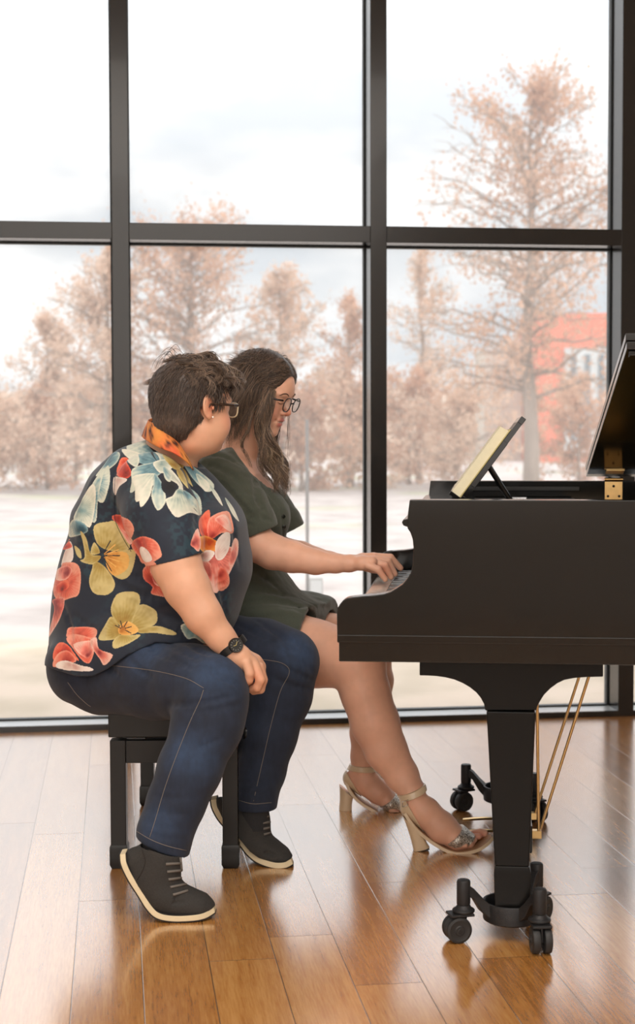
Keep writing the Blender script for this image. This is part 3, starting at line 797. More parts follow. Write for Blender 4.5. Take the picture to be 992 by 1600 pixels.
# front legs: curved bracket + tapered shaft
def leg(v0, v1, un=0.0, name='leg'):
    brk = [(655.6, 1035), (655.6, 1055), (668, 1055.2), (681.8, 1056), (696, 1058), (710, 1061.5), (723, 1067), (734, 1073.5), (744, 1081.5), (751, 1090), (756, 1099.5), (758, 1109.5),
           (838, 1109.5), (839.5, 1103), (843.5, 1095.5), (850, 1085), (860, 1075), (871, 1067), (881.6, 1062), (897, 1059), (915, 1057.6), (942, 1057), (942, 1037)]
    pb = [sd_(x, y, .07) for x, y in brk]; pb = [(a, min(z, zb)) for a, z in pb]; pb[0] = (pb[0][0], zb); pb[-1] = (pb[-1][0], zb)
    root = MB().prism(pb, v0+.01, v1-.01, fuv).build(name, m_leg, piano, bevel=.002)
    tl, tr_ = sd_(760, 1110, .07), sd_(836.5, 1110, .07); bl, br = sd_(773, 1351, .07), sd_(826.5, 1351, .07)
    m = MB(); m.add([(tl[0], v0, tl[1]), (tr_[0], v0, tl[1]), (tr_[0], v1, tl[1]), (tl[0], v1, tl[1]),
           (bl[0], v0+.003, bl[1]), (br[0], v0+.003, bl[1]), (br[0], v1-.014, bl[1]), (bl[0], v1-.014, bl[1])], [(0,1,2,3),(7,6,5,4),(0,4,5,1),(1,5,6,2),(2,6,7,3),(3,7,4,0)])
    m.build('leg_shaft', m_leg, root, bevel=.003)
    zf = bl[1]; f0, f1 = sd_(771.5, 1360, .07)[0], sd_(829.5, 1360, .07)[0]
    z1 = sd_(800, 1362, .07)[1]; zbot = .062
    fm_ = MB(); fm_.add([(bl[0], v0+.003, zf), (br[0], v0+.003, zf), (br[0], v1-.014, zf), (bl[0], v1-.014, zf), (f0, v0, z1), (f1, v0, z1), (f1, v1-.010, z1), (f0, v1-.010, z1),
        (f0+.003, v0+.002, zbot), (f1-.003, v0+.002, zbot), (f1-.003, v1-.012, zbot), (f0+.003, v1-.012, zbot)],
        [(0,1,2,3),(11,10,9,8)]+[(a, a+4, (a+1) % 4+4, (a+1) % 4) for a in range(4)]+[(a+4, a+8, (a+1) % 4+8, (a+1) % 4+4) for a in range(4)])
    fm_.build('leg_foot', m_leg, root, bevel=.002)
    return (bl[0]+br[0])/2, zbot
LV = .055
luc, lzb = leg(LV, LV+.105)
leg(WID-LV-.105, WID-LV)
# pedal lyre with rods and pedals
ly = .90; lx0, lx1 = sd_(790, 1300, ly)[0], sd_(829, 1300, ly)[0]
zl0, zl1 = .022, sd_(800, 1268, ly)[1]
lyre = MB().box((lx0, ly-.16, zl0), (lx1, ly+.16, zl1)).build('pedal_lyre', m_ebony, piano, bevel=.004)
for dv in (-.09, .09):
    MB().tube([(lx0+.05, ly+dv, zl1), (lx0+.05, ly+dv*.9, zb)], .017, 14).build('lyre_post', m_ebony, lyre, smooth='auto')
MB().box((lx0+.01, ly-.14, zb-.03), (lx1, ly+.14, zb)).build('lyre_top_block', m_ebony, lyre, bevel=.003)
zrod = zl1-.01
for (pxt, pyt, pxb, pyb, v) in ((838.5, 1041, 841.5, 1300, ly-.13), (922, 1050, 842.5, 1301, ly-.10), (907, 1050, 835, 1272, ly+.14)):
    a = sd_(pxt, pyt, v); b_ = sd_(pxb, pyb, v)
    k = (zb-b_[1])/(a[1]-b_[1]); a = (b_[0]+(a[0]-b_[0])*k, zb)
    rd = MB().tube([(a[0], v, a[1]), (b_[0], v, b_[1])], .0042, 10).build('brace_rod', m_brass, lyre, smooth='auto')
    MB().box((lx1-.004, v-.014, b_[1]-.014), (b_[0]+.006, v+.010, b_[1]+.006)).build('rod_socket', m_brass, rd, bevel=.001)
for k, (pxt, pyt, press) in enumerate(((720, 1331, .012), (722, 1300, 0), (723, 1281, 0))):
    v = (ly-.022, ly+.03, ly+.082)[k]
    ut, zz = sd_(pxt, pyt, v); zz = max(zz, .012)
    m = MB(); sec = [(0, .009), (.012, .015), (.04, .016), (.08, .012), (.11, .008), (.16, .007)]
    m_v = []; nseg = 12; Lp = lx0-ut+.01
    for i, (s_, w) in enumerate(sec):
        x = ut+Lp*s_/.16; z = zz+(.006*math.sin(s_/.16*3.1)+press*1.2*s_/.16)
        for j in range(nseg):
            th = 2*math.pi*j/nseg; m_v.append((x, v+w*math.cos(th), z+.004*math.sin(th)))
    fs = [(i*nseg+j, i*nseg+(j+1) % nseg, (i+1)*nseg+(j+1) % nseg, (i+1)*nseg+j) for i in range(len(sec)-1) for j in range(nseg)]+[tuple(range(nseg)), tuple((len(sec)-1)*nseg+j for j in range(nseg))]
    m.add(m_v, fs).build('pedal', m_brass, lyre, smooth='auto')
# small knobs under the keybed
for px in (598.5, 611):
    u, z = sd_(px, 1039, .16)
    MB().lathe((u, .16, zb+.002), (0, 0, -1), [(.004, 0), (.004, .003), (.0075, .005), (.008, .011), (.005, .015)], 14).build('knob', m_satin, piano, smooth='auto')

# open book on the desk
m_page = mat('aged_book_page', (228, 220, 190), 0.8, var=.03, scale=60)
m_cover = mat('book_cover', (196, 178, 120), 0.6, var=.05, scale=20)
bk = empty('music_book', pw(*dk(.02, -.02)[:1], DV0+.1, dk(.02, -.02)[1]), 'thick yellowed open music book leaning on the piano music desk', 'book', rz=-TH)
bo = Vector((dk(.02, -.02)[0], DV0+.1, dk(.02, -.02)[1]))
def bkp(s, o, v): a = dk(s, o); return Vector((a[0], v, a[1]))-bo
for sgn, v0, v1 in ((0, DV0+.02, DV0+.245), (1, DV0+.247, DV0+.47)):
    m = MB(); vs = []; K = 10
    for i in range(K+1):
        tt = i/K; v = v0+(v1-v0)*tt; e_ = tt if sgn else 1-tt   # e: 0 at the spine
        th = .010+.020*math.sin(min(1, e_*1.6)*math.pi*.5)*(1-.35*e_)
        vs += [bkp(.006, -.0035, v), bkp(.215, -.0035, v), bkp(.212, -.0035-th, v), bkp(.008, -.0035-th, v)]
    fs = [(i*4+k, i*4+(k+1) % 4, (i+1)*4+(k+1) % 4, (i+1)*4+k) for i in range(K) for k in range(4)]+[(0, 1, 2, 3), (K*4+3, K*4+2, K*4+1, K*4)]
    m.add(vs, fs).build('page_block', m_page, bk, smooth='auto')
MB().add([bkp(s, o, v) for s in (.002, .221) for o in (-.0032, -.0008) for v in (DV0+.014, DV0+.476)], [(0,1,3,2),(4,6,7,5),(0,2,6,4),(1,5,7,3),(0,4,5,1),(2,3,7,6)]).build('cover', m_cover, bk)

# ---------------------------------------------------------------- caster dollies
m_iron = mat('cast_iron_black', (38, 38, 40), 0.5, metal=.3, var=.1, scale=60, bump=.25, bscale=300)
m_rub = mat('black_rubber_wheel', (34, 34, 35), 0.55)
def dolly(u, v, label, angs, wz):
    c = pw(u, v, 0)
    root = empty('caster_dolly', c, label, 'piano dolly', rz=-TH, group=None)
    zr0, zr1 = .036, .083
    MB().lathe((0, 0, 0), (0, 0, 1), [(.001, .052), (.060, .052), (.0605, zr1-.002), (.062, zr1), (.0665, zr1), (.068, zr1-.003), (.066, zr0+.004), (.060, zr0), (.001, zr0)], 40).build('cup_ring', m_iron, root, smooth='auto')
    for a, wdir in zip(angs, wz):
        d = Vector((math.cos(a), math.sin(a), 0)); s = Vector((-math.sin(a), math.cos(a), 0))
        am = MB(); pr = .122; zc0, zc1 = .088, .155 
        # arm rising from the ring to the caster post
        sec = [(.062, .020, .050, .082), (.080, .014, .066, .100), (.100, .012, .098, .122), (pr, .013, .108, .136)]
        vs = []
        for r_, w, z0, z1 in sec:
            vs += [d*r_-s*w+Vector((0, 0, z0)), d*r_+s*w+Vector((0, 0, z0)), d*r_+s*w+Vector((0, 0, z1)), d*r_-s*w+Vector((0, 0, z1))]
        am.add(vs, [(i*4+k, i*4+(k+1) % 4, (i+1)*4+(k+1) % 4, (i+1)*4+k) for i in range(3) for k in range(4)]+[(0, 1, 2, 3), (12, 15, 14, 13)])
        am.lathe(d*pr, (0, 0, 1), [(.0145, .084), (.016, .088), (.016, .138), (.014, .143), (.004, .144)], 20)
        armo = am.build('dolly_arm', m_iron, root, bevel=.002)
        w = Vector((math.cos(wdir), math.sin(wdir), 0)); ax = Vector((-w.y, w.x, 0)); cc = d*pr; wc = cc+w*.016+Vector((0, 0, .0305))
        fk = MB()
        fk.lathe(cc, (0, 0, 1), [(.020, .066), (.026, .069), (.026, .074), (.018, .079), (.015, .085)], 24)
        fk.obox(cc+w*.008+Vector((0, 0, .064)), w*.028, ax*.022, Vector((0, 0, .003)))
        fk.obox(wc+Vector((0, 0, .016))-w*.006, w*.018, ax*.003, Vector((0, 0, .020)))
        fk.tube([wc-ax*.026, wc+ax*.026], .006, 12)
        ca = fk.build('caster', m_iron, root, bevel=.0015)
        for q in (-1, 1):
            wm = MB(); c0 = wc+ax*(q*.0135)
            wm.lathe(c0-ax*.0095, ax, [(.010, -.001), (.012, .001), (.022, .001), (.024, 0), (.0295, .002), (.0305, .006), (.0305, .013), (.0295, .017), (.024, .019), (.022, .018), (.012, .018), (.010, .020)], 28)
            wm.build('wheel', m_rub, ca, smooth='auto')
au = math.pi
dolly(luc, LV+.0525, 'black cast caster dolly under the near front leg of the piano', (math.radians(205), math.radians(-60), math.radians(60)), (math.radians(200), math.radians(-80), math.radians(60)))
dolly(luc, WID-LV-.0525, 'black cast caster dolly under the far front leg of the piano', (math.radians(170), math.radians(-45), math.radians(60)), (math.radians(215), math.radians(-60), math.radians(60)))

# ================================================================ piano bench
BD0, BD1 = 4.16, 4.92
bxl = P(171, 1360, BD0).x; bxr = P(373.5, 1361, BD0).x
bzt = P(200, 1108, BD0).z; bzm = P(200, 1152, BD0).z; bzr0 = P(200, 1157, BD0).z; bzr1 = P(200, 1193.5, BD0).z
bc = Vector(((bxl+bxr)/2, (BD0+BD1)/2, 0))
bench = empty('piano_bench', bc, 'black adjustable piano bench under the two seated people', 'bench')
bo_ = bc
m_leather = mat('black_leather', (26, 24, 23), 0.38, var=.08, scale=20, bump=.3, bscale=260)
sl, sr = P(169, 1120, BD0).x, P(376, 1120, BD0).x
MB().box((sl, BD0-.004, bzm), (sr, BD1, bzt-.012)).build('seat_box', m_satin, bench, bo_, bevel=.003)
MB().box((sl+.004, BD0+.004, bzt-.012), (sr-.004, BD1-.008, bzt+.022)).build('cushion', m_leather, bench, bo_, bevel=.012, segs=4)
lw_ = .042
MB().box((sl+.05, BD0+.04, bzr0-.006), (sr-.05, BD1-.04, bzm)).build('lift_mechanism', m_satin, bench, bo_)
for (x0, x1) in ((bxl+.004, bxl+.004+lw_), (bxr-lw_-.002, bxr-.002)):
    for (y0, y1) in ((BD0, BD0+lw_), (BD1-lw_-.01, BD1-.01)):
        lg = MB().box((x0, y0, .058), (x1, y1, bzr0)).build('leg', m_satin, bench, bo_, bevel=.002)
        f = MB(); e1 = .003
        f.add([(x0, y0, .066), (x1, y0, .066), (x1, y1, .066), (x0, y1, .066), (x0-e1, y0-e1, .060), (x1+e1, y0-e1, .060), (x1+e1, y1+e1, .060), (x0-e1, y1+e1, .060),
               (x0-e1, y0-e1, .012), (x1+e1, y0-e1, .012), (x1+e1, y1+e1, .012), (x0-e1, y1+e1, .012), (x0+.002, y0+.002, 0), (x1-.002, y0+.002, 0), (x1-.002, y1-.002, 0), (x0+.002, y1-.002, 0)],
              [(0,1,2,3),(15,14,13,12)]+[(a+4*k, a+4+4*k, (a+1) % 4+4+4*k, (a+1) % 4+4*k) for k in range(3) for a in range(4)])
        f.build('leg_foot', m_satin, lg, bo_, bevel=.001)
for (y0, y1) in ((BD0+.008, BD0+.030), (BD1-.045, BD1-.022)):
    MB().box((bxl+lw_, y0, bzr1), (bxr-lw_, y1, bzr0-.002)).build('apron_rail', m_satin, bench, bo_, bevel=.0015)
for (x0, x1) in ((bxl+.012, bxl+.034), (bxr-.034, bxr-.012)):
    MB().box((x0, BD0+lw_, bzr1), (x1, BD1-lw_-.01, bzr0-.002)).build('apron_rail', m_satin, bench, bo_, bevel=.0015)
for k, px in enumerate((205, 214, 221)):
    c = P(px, 1154, BD0+.03); MB().tube([c+Vector((-.012, 0, 0)), c+Vector((.010, 0, 0))], .004, 8).build('mechanism_bolt', m_steel, bench, bo_, smooth='auto')
# adjusting knob on the right side
kc = P(376, 1146, BD0+.12)
MB().lathe(Vector((sr-.003, BD0+.12, kc.z)), (1, 0, 0), [(.006, -.02), (.006, .004), (.020, .006), (.022, .012), (.020, .020), (.008, .023)], 24).build('height_knob', m_satin, bench, bo_, smooth='auto')
# ================================================================ people
def Rot(yaw, pitch, roll=0.0):
    """columns: forward, left, up. yaw: 0 faces +x, positive turns away from the camera; pitch > 0 looks down"""
    R = Matrix.Rotation(yaw, 3, 'Z') @ Matrix.Rotation(pitch, 3, 'Y') @ Matrix.Rotation(roll, 3, 'X')
    return R
m_skin = mat('skin', rough=0.48, var=0.05, scale=18, attr=True, sss=0.12, spec=0.4, bump=.08, bscale=500)
def pts(L, D=None):
    return [P(a[0], a[1], a[2]) for a in L]
def rr(L): return [rp_(a[3], a[2]) for a in L]
def chain(F, L, k=.012, q=1.0, grow=0.0, mode='u'):
    F.chain([tuple(p) for p in pts(L)], rr(L), k, mode, q, grow); return F
def head(F, C, R, s=1.0, wide=1.0, smile=True, grow=0.0, chin=1.0, detail=True):
    C = Vector(C)
    def L(f, l, u): return tuple(C+R@Vector((f*s, l*s, u*s)))
    A = np.array(R)
    def E(f, l, u, a, b_, c, k=.012, mode='u', r2=None):
        F.ell(L(f, l, u), (a*s, b_*s, c*s), A if r2 is None else np.array(R@r2), k, mode, grow)
    E(-.012, 0, .040, .098, .076*wide, .088, .01)
    E(.030, 0, -.035, .060, .060*wide, .085, .03)
    E(.045, 0, .030, .048, .060*wide, .055, .03)
    for q in (-1, 1):
        E(.020, q*.040*wide, -.060, .045, .028*wide, .040, .025)     # jaw
        E(.062, q*.036*wide, -.036, .026, .024*wide, .028, .018)     # cheek
        E(.078, q*.028, .026, .016, .026, .010, .010)           # brow
        if detail:
            E(.104, q*.031, .004, .013, .017, .012, .010, 's')  # socket
            E(.077, q*.031, .004, .0145, .0165, .012, .004)     # closed lid
            E(.086, q*.031, -.001, .006, .014, .002, .002)
    E(.074, 0, -.100*chin, .022, .024*wide, .019, .02)
    E(.076, 0, -.065, .020, .028, .026, .015)
    F.cone(L(.086, 0, .016), L(.108, 0, -.026), .0065*s, .0095*s, .008, grow=grow)
    F.cone(L(.108, 0, -.026), L(.104, 0, -.034), .0095*s, .006*s, .004, grow=grow)
    for q in (-1, 1):
        E(.098, q*.012, -.032, .010, .0075, .007, .004)
        if detail: E(.103, q*.007, -.041, .005, .003, .004, .002, 's')
    if detail:
        E(.092, 0, -.056, .010, .022, .0055, .004)
        E(.090, 0, -.071, .0095, .019, .006, .004)
        E(.100, 0, -.0635, .010, .019, .0018, .003, 's')
        for q in (-1, 1):
            E(.084, q*.026, -.060, .006, .005, .006, .004, 's')
            ea = Matrix.Rotation(q*math.radians(-22), 3, 'Z')@Matrix.Rotation(math.radians(-10), 3, 'Y')
            E(-.010, q*.078*wide, .000, .021, .0065, .031, .004, r2=ea)
            E(-.002, q*.078*wide, -.024, .011, .006, .012, .005, r2=ea)
            E(-.003, q*.085*wide, .006, .011, .0055, .018, .003, 's', r2=ea)
            E(.001, q*.082*wide, -.006, .005, .008, .007, .003, 's', r2=ea)
            E(.004, q*.083*wide, -.004, .005, .004, .006, .003, r2=ea)
    return L
def finger(F, L, k=.003): chain(F, L, k)
def skin_cols(V, base, spots):
    C = np.tile(np.array(lin(base)), (len(V), 1))
    n = vnoise(V, 30, 3)*.5+vnoise(V, 90, 4)*.5
    C *= (0.93+0.14*n)[:, None]
    for (c, r, col, w) in spots:
        d = np.linalg.norm((V-np.array(c))/np.array(r), axis=1); m = (1-sstep(.45, 1.0, d))*w
        C = C*(1-m[:, None])+np.array(lin(col))*m[:, None]
    return C
def tri_mesh(F, name, m, parent, origin, cols=None, it=1, f=.35):
    V, Q = F.surf(); V = relax(V, Q, it, f)
    me = np_mesh(name, V, Q, origin)
    if cols is not None: set_col(me, cols(V) if callable(cols) else np.tile(np.array(lin(cols)), (len(V), 1)))
    o = link(name, me, m, parent); return o, V, Q

# ---------------------------------------------------------------- person in the floral shirt
MO = Vector((P(190, 1100, 4.3).x, 4.3, 0))
man = empty('person', MO, 'person in floral short-sleeved shirt and dark jeans, seated on the near end of the bench', 'person')
mHC = P(302, 618, 4.20); mHC.z -= .030
mR = Rot(math.radians(37), math.radians(6), math.radians(0))
torso = [(176, 1035, 4.33, 92), (205, 975, 4.32, 118), (232, 920, 4.31, 138), (250, 856, 4.30, 134), (248, 820, 4.29, 112), (240, 772, 4.28, 76), (256, 738, 4.27, 40)]
tq = [1.02, .92, .84, .84, .90, 1.15, 1.5]
arm_n = [(246, 778, 4.13, 40), (262, 830, 4.02, 40), (276, 884, 3.97, 39), (292, 918, 3.95, 36), (318, 962, 3.93, 29.5), (345, 996, 3.93, 22), (360, 1013, 3.93, 20)]
arm_f = [(250, 795, 4.46, 34), (240, 850, 4.54, 36), (225, 905, 4.55, 33), (222, 960, 4.52, 26), (228, 1010, 4.50, 19)]
F = Field((MO.x-.36, 3.66, .0), (MO.x+.62, 4.78, 1.45), .0032)
chain(F, torso, .03, tq, grow=-.018)
chain(F, arm_n, .012); chain(F, arm_f, .012)
L_ = head(F, mHC, mR, 1.0, wide=1.09, chin=.95)
F.chain([tuple(P(262, 722, 4.25)), tuple(P(283, 672, 4.23)), tuple(P(296, 640, 4.22))], [.078, .068, .066], .03)
F.ell(tuple(L_(.020, 0, -.098)), (.050, .055, .028), np.array(mR), .03)
F.ell(tuple(L_(.052, -.030, -.052)), (.036, .036, .042), np.array(mR), .022)
F.ell(tuple(L_(.052, .030, -.052)), (.036, .036, .042), np.array(mR), .022)
# near hand, curled on the inside of the thigh
chain(F, [(358, 1010, 3.93, 17), (374, 1026, 3.925, 18), (388, 1038, 3.93, 17)], .008)
chain(F, [(370, 1020, 3.95, 15), (396, 1036, 3.965, 14), (404, 1042, 3.975, 12)], .008)
finger(F, [(385, 1036, 3.905, 8.2), (390, 1052, 3.90, 7.6), (389, 1062, 3.905, 7.0), (385, 1067, 3.915, 5.8)])
finger(F, [(397, 1038, 3.92, 8.4), (407, 1062, 3.91, 7.8), (402, 1074, 3.915, 7.2), (392, 1077, 3.93, 6.2)])
finger(F, [(405, 1042, 3.94, 8.0), (411, 1062, 3.94, 7.4), (407, 1077, 3.945, 7.0), (396, 1080, 3.96, 6.0)])
finger(F, [(408, 1045, 3.965, 7.0), (411, 1062, 3.97, 6.4), (406, 1074, 3.975, 6.0), (398, 1077, 3.985, 5.4)])
finger(F, [(372, 1030, 3.96, 9), (380, 1052, 3.965, 8), (388, 1066, 3.965, 7), (393, 1072, 3.97, 5.8)])
# far hand resting on the seat behind
chain(F, [(228, 1010, 4.50, 18), (236, 1032, 4.49, 18), (244, 1050, 4.49, 14)], .008)
for k in range(4): finger(F, [(240+k*3, 1048, 4.46+k*.02, 7), (252+k*3, 1062, 4.455+k*.022, 6.2), (262+k*2, 1068, 4.455+k*.022, 5)])
finger(F, [(232, 1028, 4.47, 8), (246, 1040, 4.44, 7), (256, 1046, 4.435, 5.5)])
# lower body inside the jeans, ankles
nleg = [(170, 1050, 4.25, 52), (250, 1062, 4.11, 52), (328, 1078, 3.93, 50), (322, 1135, 3.88, 46), (295, 1205, 3.85, 40), (262, 1285, 3.82, 26), (246, 1345, 3.775, 22)]
fleg = [(200, 1030, 4.45, 60), (330, 1020, 4.42, 56), (442, 1030, 4.36, 44), (418, 1150, 4.32, 36), (404, 1215, 4.30, 28), (396, 1270, 4.22, 20)]
chain(F, nleg, .02, grow=-.006); chain(F, fleg, .02, grow=-.006)
F.groove([L_(.100, -.010, -.0635), L_(.086, -.030, -.056)], .0012, .003)
def mcols(V):
    return skin_cols(V, (224, 172, 142), [
        (L_(.062, -.042, -.035), (.045, .045, .045), (224, 138, 112), .55), (L_(-.008, -.085, 0), (.03, .02, .04), (216, 132, 104), .6),
        (L_(.092, 0, -.064), (.02, .026, .015), (188, 104, 94), .8), (L_(.105, 0, -.03), (.022, .02, .02), (218, 134, 110), .5),
        (P(396, 1062, 3.92), (.05, .05, .05), (214, 140, 108), .5), (P(280, 890, 3.97), (.05, .05, .05), (212, 148, 114), .4)])
body, V, Q = tri_mesh(F, 'body', m_skin, man, MO, mcols); body_tree = bvh(V, Q)

# jeans
m_denim = mat('dark_denim', rough=.85, var=.16, scale=40, attr=True, bump=.35, bscale=700, sheen=.08, stretch=(1, 1, 1))
F = Field((MO.x-.32, 3.66, .08), (MO.x+.62, 4.66, .72), .0032)
jn = [(160, 1052, 4.21, 62), (245, 1060, 4.07, 62), (300, 1068, 3.97, 59), (331, 1078, 3.915, 54), (330, 1103, 3.895, 53), (323, 1135, 3.875, 53), (296, 1202, 3.84, 48), (275, 1255, 3.82, 43.5), (258, 1300, 3.79, 41), (253, 1345, 3.775, 41)]
jf = [(200, 1025, 4.45, 66), (330, 1016, 4.42, 62), (410, 1024, 4.375, 55), (446, 1034, 4.345, 50), (438, 1085, 4.335, 47.5), (418, 1150, 4.32, 43.5), (407, 1205, 4.30, 37), (400, 1245, 4.25, 31), (399, 1290, 4.225, 30)]
chain(F, [(150, 1025, 4.34, 74), (175, 1032, 4.34, 78)], .03, 1.62)
chain(F, [(128, 1048, 4.34, 48), (165, 1068, 4.34, 42)], .03, 2.3)
chain(F, jn, .028); chain(F, jf, .028)
chain(F, [(185, 1010, 4.32, 98), (212, 985, 4.31, 104)], .03, .9)
inner = Field((MO.x-.32, 3.66, .08), (MO.x+.62, 4.66, .72), .0032)
# cuffs: cut by planes across the ankles, then hollow
a = P(212, 1303, 3.80); b_ = P(292, 1332, 3.80)
n_ = Vector((b_.z-a.z, 0, -(b_.x-a.x))); 
X, Y, Z = F.grid()
near = (Y < 4.05)
dcut = ((X-a.x)*n_.x+(Z-a.z)*n_.z)/n_.length
F.F = np.where(near & (Z < .5), np.maximum(F.F, dcut), F.F)
zc = P(398, 1258, 4.28).z
F.F = np.where((~near) & (Z < .5), np.maximum(F.F, zc-Z), F.F)
for Lg in (jn, jf):
    inner.chain([tuple(p) for p in pts(Lg[-3:])], [r-.006 for r in rr(Lg[-3:])], .004)
d = np.where(Z < .25, inner.F, .5); F.F = np.maximum(F.F, -d)
zc_ = P(200, 962, 4.3).z
F.F = np.maximum(F.F, (Z-zc_)).astype(np.float32)
# creases
def crease_tree(F):
    V_, Q_ = F.surf(); return bvh(V_, Q_)
ctree = crease_tree(F)
def gro(Lp, amp, w, tree_=None):
    pp = crom([(p[0], p[1], 0) for p in Lp], 3); hs = [hit(tree_ or ctree, p.x, p.y)[0] for p in pp]; hs = [h_ for h_ in hs if h_ is not None]
    if len(hs) > 2:
        m = len(hs)
        for i in range(m-1):
            wt = math.sin(math.pi*(i+.5)/(m-1)); a__, b__ = np.array(hs[i]), np.array(hs[i+1])
            if np.linalg.norm(a__-b__) > .08: continue
            F.groove([a__, b__], amp*(.25+.75*wt), w)
for (x0, y0, x1, y1) in ((258, 1000, 312, 1030), (248, 1012, 300, 1046), (285, 1000, 330, 1024), (225, 1000, 262, 1030), (262, 1100, 320, 1096), (290, 1112, 378, 1100), (285, 1102, 372, 1086), (318, 1040, 372, 1070), (200, 1030, 240, 1060), (150, 1020, 190, 1060)):
    t0 = ray(x0, y0); gro([(x0, y0), ((x0+x1)/2, (y0+y1)/2+3), (x1, y1)], .0105, .008)
for (x0, y0, x1, y1, D) in ((212, 1262, 300, 1272, 3.74), (214, 1282, 296, 1296, 3.74), (222, 1240, 300, 1246, 3.74), (225, 1300, 290, 1312, 3.73), (300, 1170, 350, 1150, 3.78)):
    gro([(x0, y0, D+.06), ((x0+x1)/2, (y0+y1)/2+4, D-.01), (x1, y1, D+.06)], .0035, .008)
for (x0, y0, x1, y1, D) in ((372, 975, 430, 1000, 4.28), (400, 968, 470, 1010, 4.27), (430, 985, 490, 1050, 4.27), (440, 1040, 490, 1062, 4.26), (430, 1060, 485, 1078, 4.26), (372, 1235, 425, 1240, 4.23), (372, 1222, 430, 1220, 4.23), (375, 1250, 425, 1252, 4.24)):
    gro([(x0, y0, D+.01), ((x0+x1)/2, (y0+y1)/2+3, D-.01), (x1, y1, D+.02)], (.0085 if y0 < 1200 else .0030), .008)
V, Q = F.surf(); V = relax(V, Q, 1, .4)
jt = bvh(V, Q)
kn = [(P(335, 1050, 3.87), .11), (P(300, 1180, 3.80), .10), (P(470, 1020, 4.28), .09), (P(250, 1290, 3.76), .07), (P(240, 1020, 4.0), .10)]
C = np.tile(np.array(lin((29, 38, 56))), (len(V), 1))
for c, r in kn:
    w = (1-sstep(.2, 1.0, np.linalg.norm(V-np.array(c), axis=1)/r))[:, None]*.55
    C = C*(1-w)+np.array(lin((54, 76, 108)))*w
n1 = vnoise(V*np.array([1, 1, .35]), 160, 1); n2 = vnoise(V, 22, 5)
C *= (.86+.28*n1)[:, None]*(.85+.3*n2)[:, None]
nrm_top = None
me = np_mesh('jeans', V, Q, MO); set_col(me, C); jeans = link('jeans', me, m_denim, man)
m_thread = mat('tan_thread', (128, 118, 108), .8)
m_seam = mat('denim_seam', (40, 50, 66), .9)
def seam(tree, path, r, m, parent, origin, off=.0006, name='stitching', step=5):
    out = []
    pp = crom([(x, y, 0) for x, y in path], step)
    for p in pp:
        h, n = hit(tree, p.x, p.y)
        if h is not None and (not out or (h-out[-1]).length < .08): out.append(h+n*off)
    if len(out) > 2: return MB().tube(out, r, 5).build(name, m, parent, origin, smooth=True, fixn=False)
for path in ([(176, 1040), (240, 1048), (290, 1060), (318, 1075)], [(318, 1078), (312, 1095), (296, 1130), (276, 1180), (258, 1230), (243, 1280), (234, 1308)],
             [(214, 1299), (236, 1312), (262, 1322), (291, 1329)], [(408, 1030), (440, 1036), (452, 1050), (438, 1080), (424, 1130), (410, 1190), (396, 1252)],
             [(372, 1250), (395, 1256), (424, 1254)], [(106, 1066), (120, 1085), (136, 1100), (142, 1104)]):
    seam(jt, path, .0008, m_thread, jeans, MO)
# shirt
mshirt = mat('floral_cotton', rough=.72, var=.05, scale=60, attr=True, bump=.15, bscale=900, sheen=.15)
HS = .0028
lo, hi = (MO.x-.34, 3.84, .50), (MO.x+.40, 4.78, 1.26)
F = Field(lo, hi, HS)
st = [(165, 1055, 4.34, 88), (176, 1030, 4.34, 96), (203, 975, 4.32, 122), (231, 920, 4.31, 141), (248, 866, 4.30, 136), (247, 822, 4.29, 117), (236, 772, 4.28, 80), (252, 732, 4.27, 44)]
chain(F, [(200, 738, 4.27, 34), (176, 765, 4.28, 36), (154, 812, 4.29, 42)], .03, 2.2)
sq = [1.30, 1.25, 1.0, .88, .86, .92, 1.15, 1.7]
chain(F, [(120, 1038, 4.19, 50), (160, 1034, 4.17, 66), (212, 1008, 4.12, 66), (258, 992, 4.08, 44)], .03)
chain(F, st, .035, sq)
slv = [(236, 764, 4.11, 58), (252, 806, 4.03, 58), (268, 850, 3.99, 48), (280, 895, 3.97, 45)]
slf = [(250, 785, 4.46, 48), (245, 825, 4.52, 46), (236, 870, 4.54, 44)]
chain(F, slf, .03)
# shirt front drape towards the lap
chain(F, [(330, 830, 4.22, 52), (340, 890, 4.22, 42), (322, 945, 4.20, 40), (300, 975, 4.18, 36)], .05, 2.2)
FS = Field(lo, hi, HS); chain(FS, slv, .02)
# sleeve end plane
a = P(236, 882, 4.0); b_ = P(318, 862, 3.98)
nx_, nz_ = -(b_.z-a.z), (b_.x-a.x)          # pointing up along the arm
X, Y, Z = F.grid()
ds = -((X-a.x)*nx_+(Z-a.z)*nz_)/math.hypot(nx_, nz_)
hol = Field(lo, hi, HS); hol.chain([tuple(p) for p in pts(slv[1:])], [r-.0075 for r in rr(slv[1:])], .004)
slveF = np.maximum(np.maximum(FS.F, ds), -np.where(ds > -.12, hol.F, .5))
# bottom hem: lifted over the thighs at the front, lower behind
hx = [P(x, y, 4.1) for x, y in ((70, 1046), (120, 1054), (150, 1052), (172, 1040), (205, 1016), (250, 996), (300, 1000), (335, 1016), (390, 1000))]
hz = np.interp((X[:, 0, 0]), [p.x for p in hx], [p.z for p in hx])[:, None, None]
F.F = np.maximum(F.F, (hz-Z)*.8)
inn = Field(lo, hi, HS); chain(inn, st, .035, sq, grow=-.006)
F.F = np.maximum(F.F, -np.where(Z < hz+.06, inn.F, .5))
h = np.clip(.5+.5*(slveF-F.F)/.018, 0, 1); F.F = (slveF+(F.F-slveF)*h-.018*h*(1-h)).astype(np.float32)
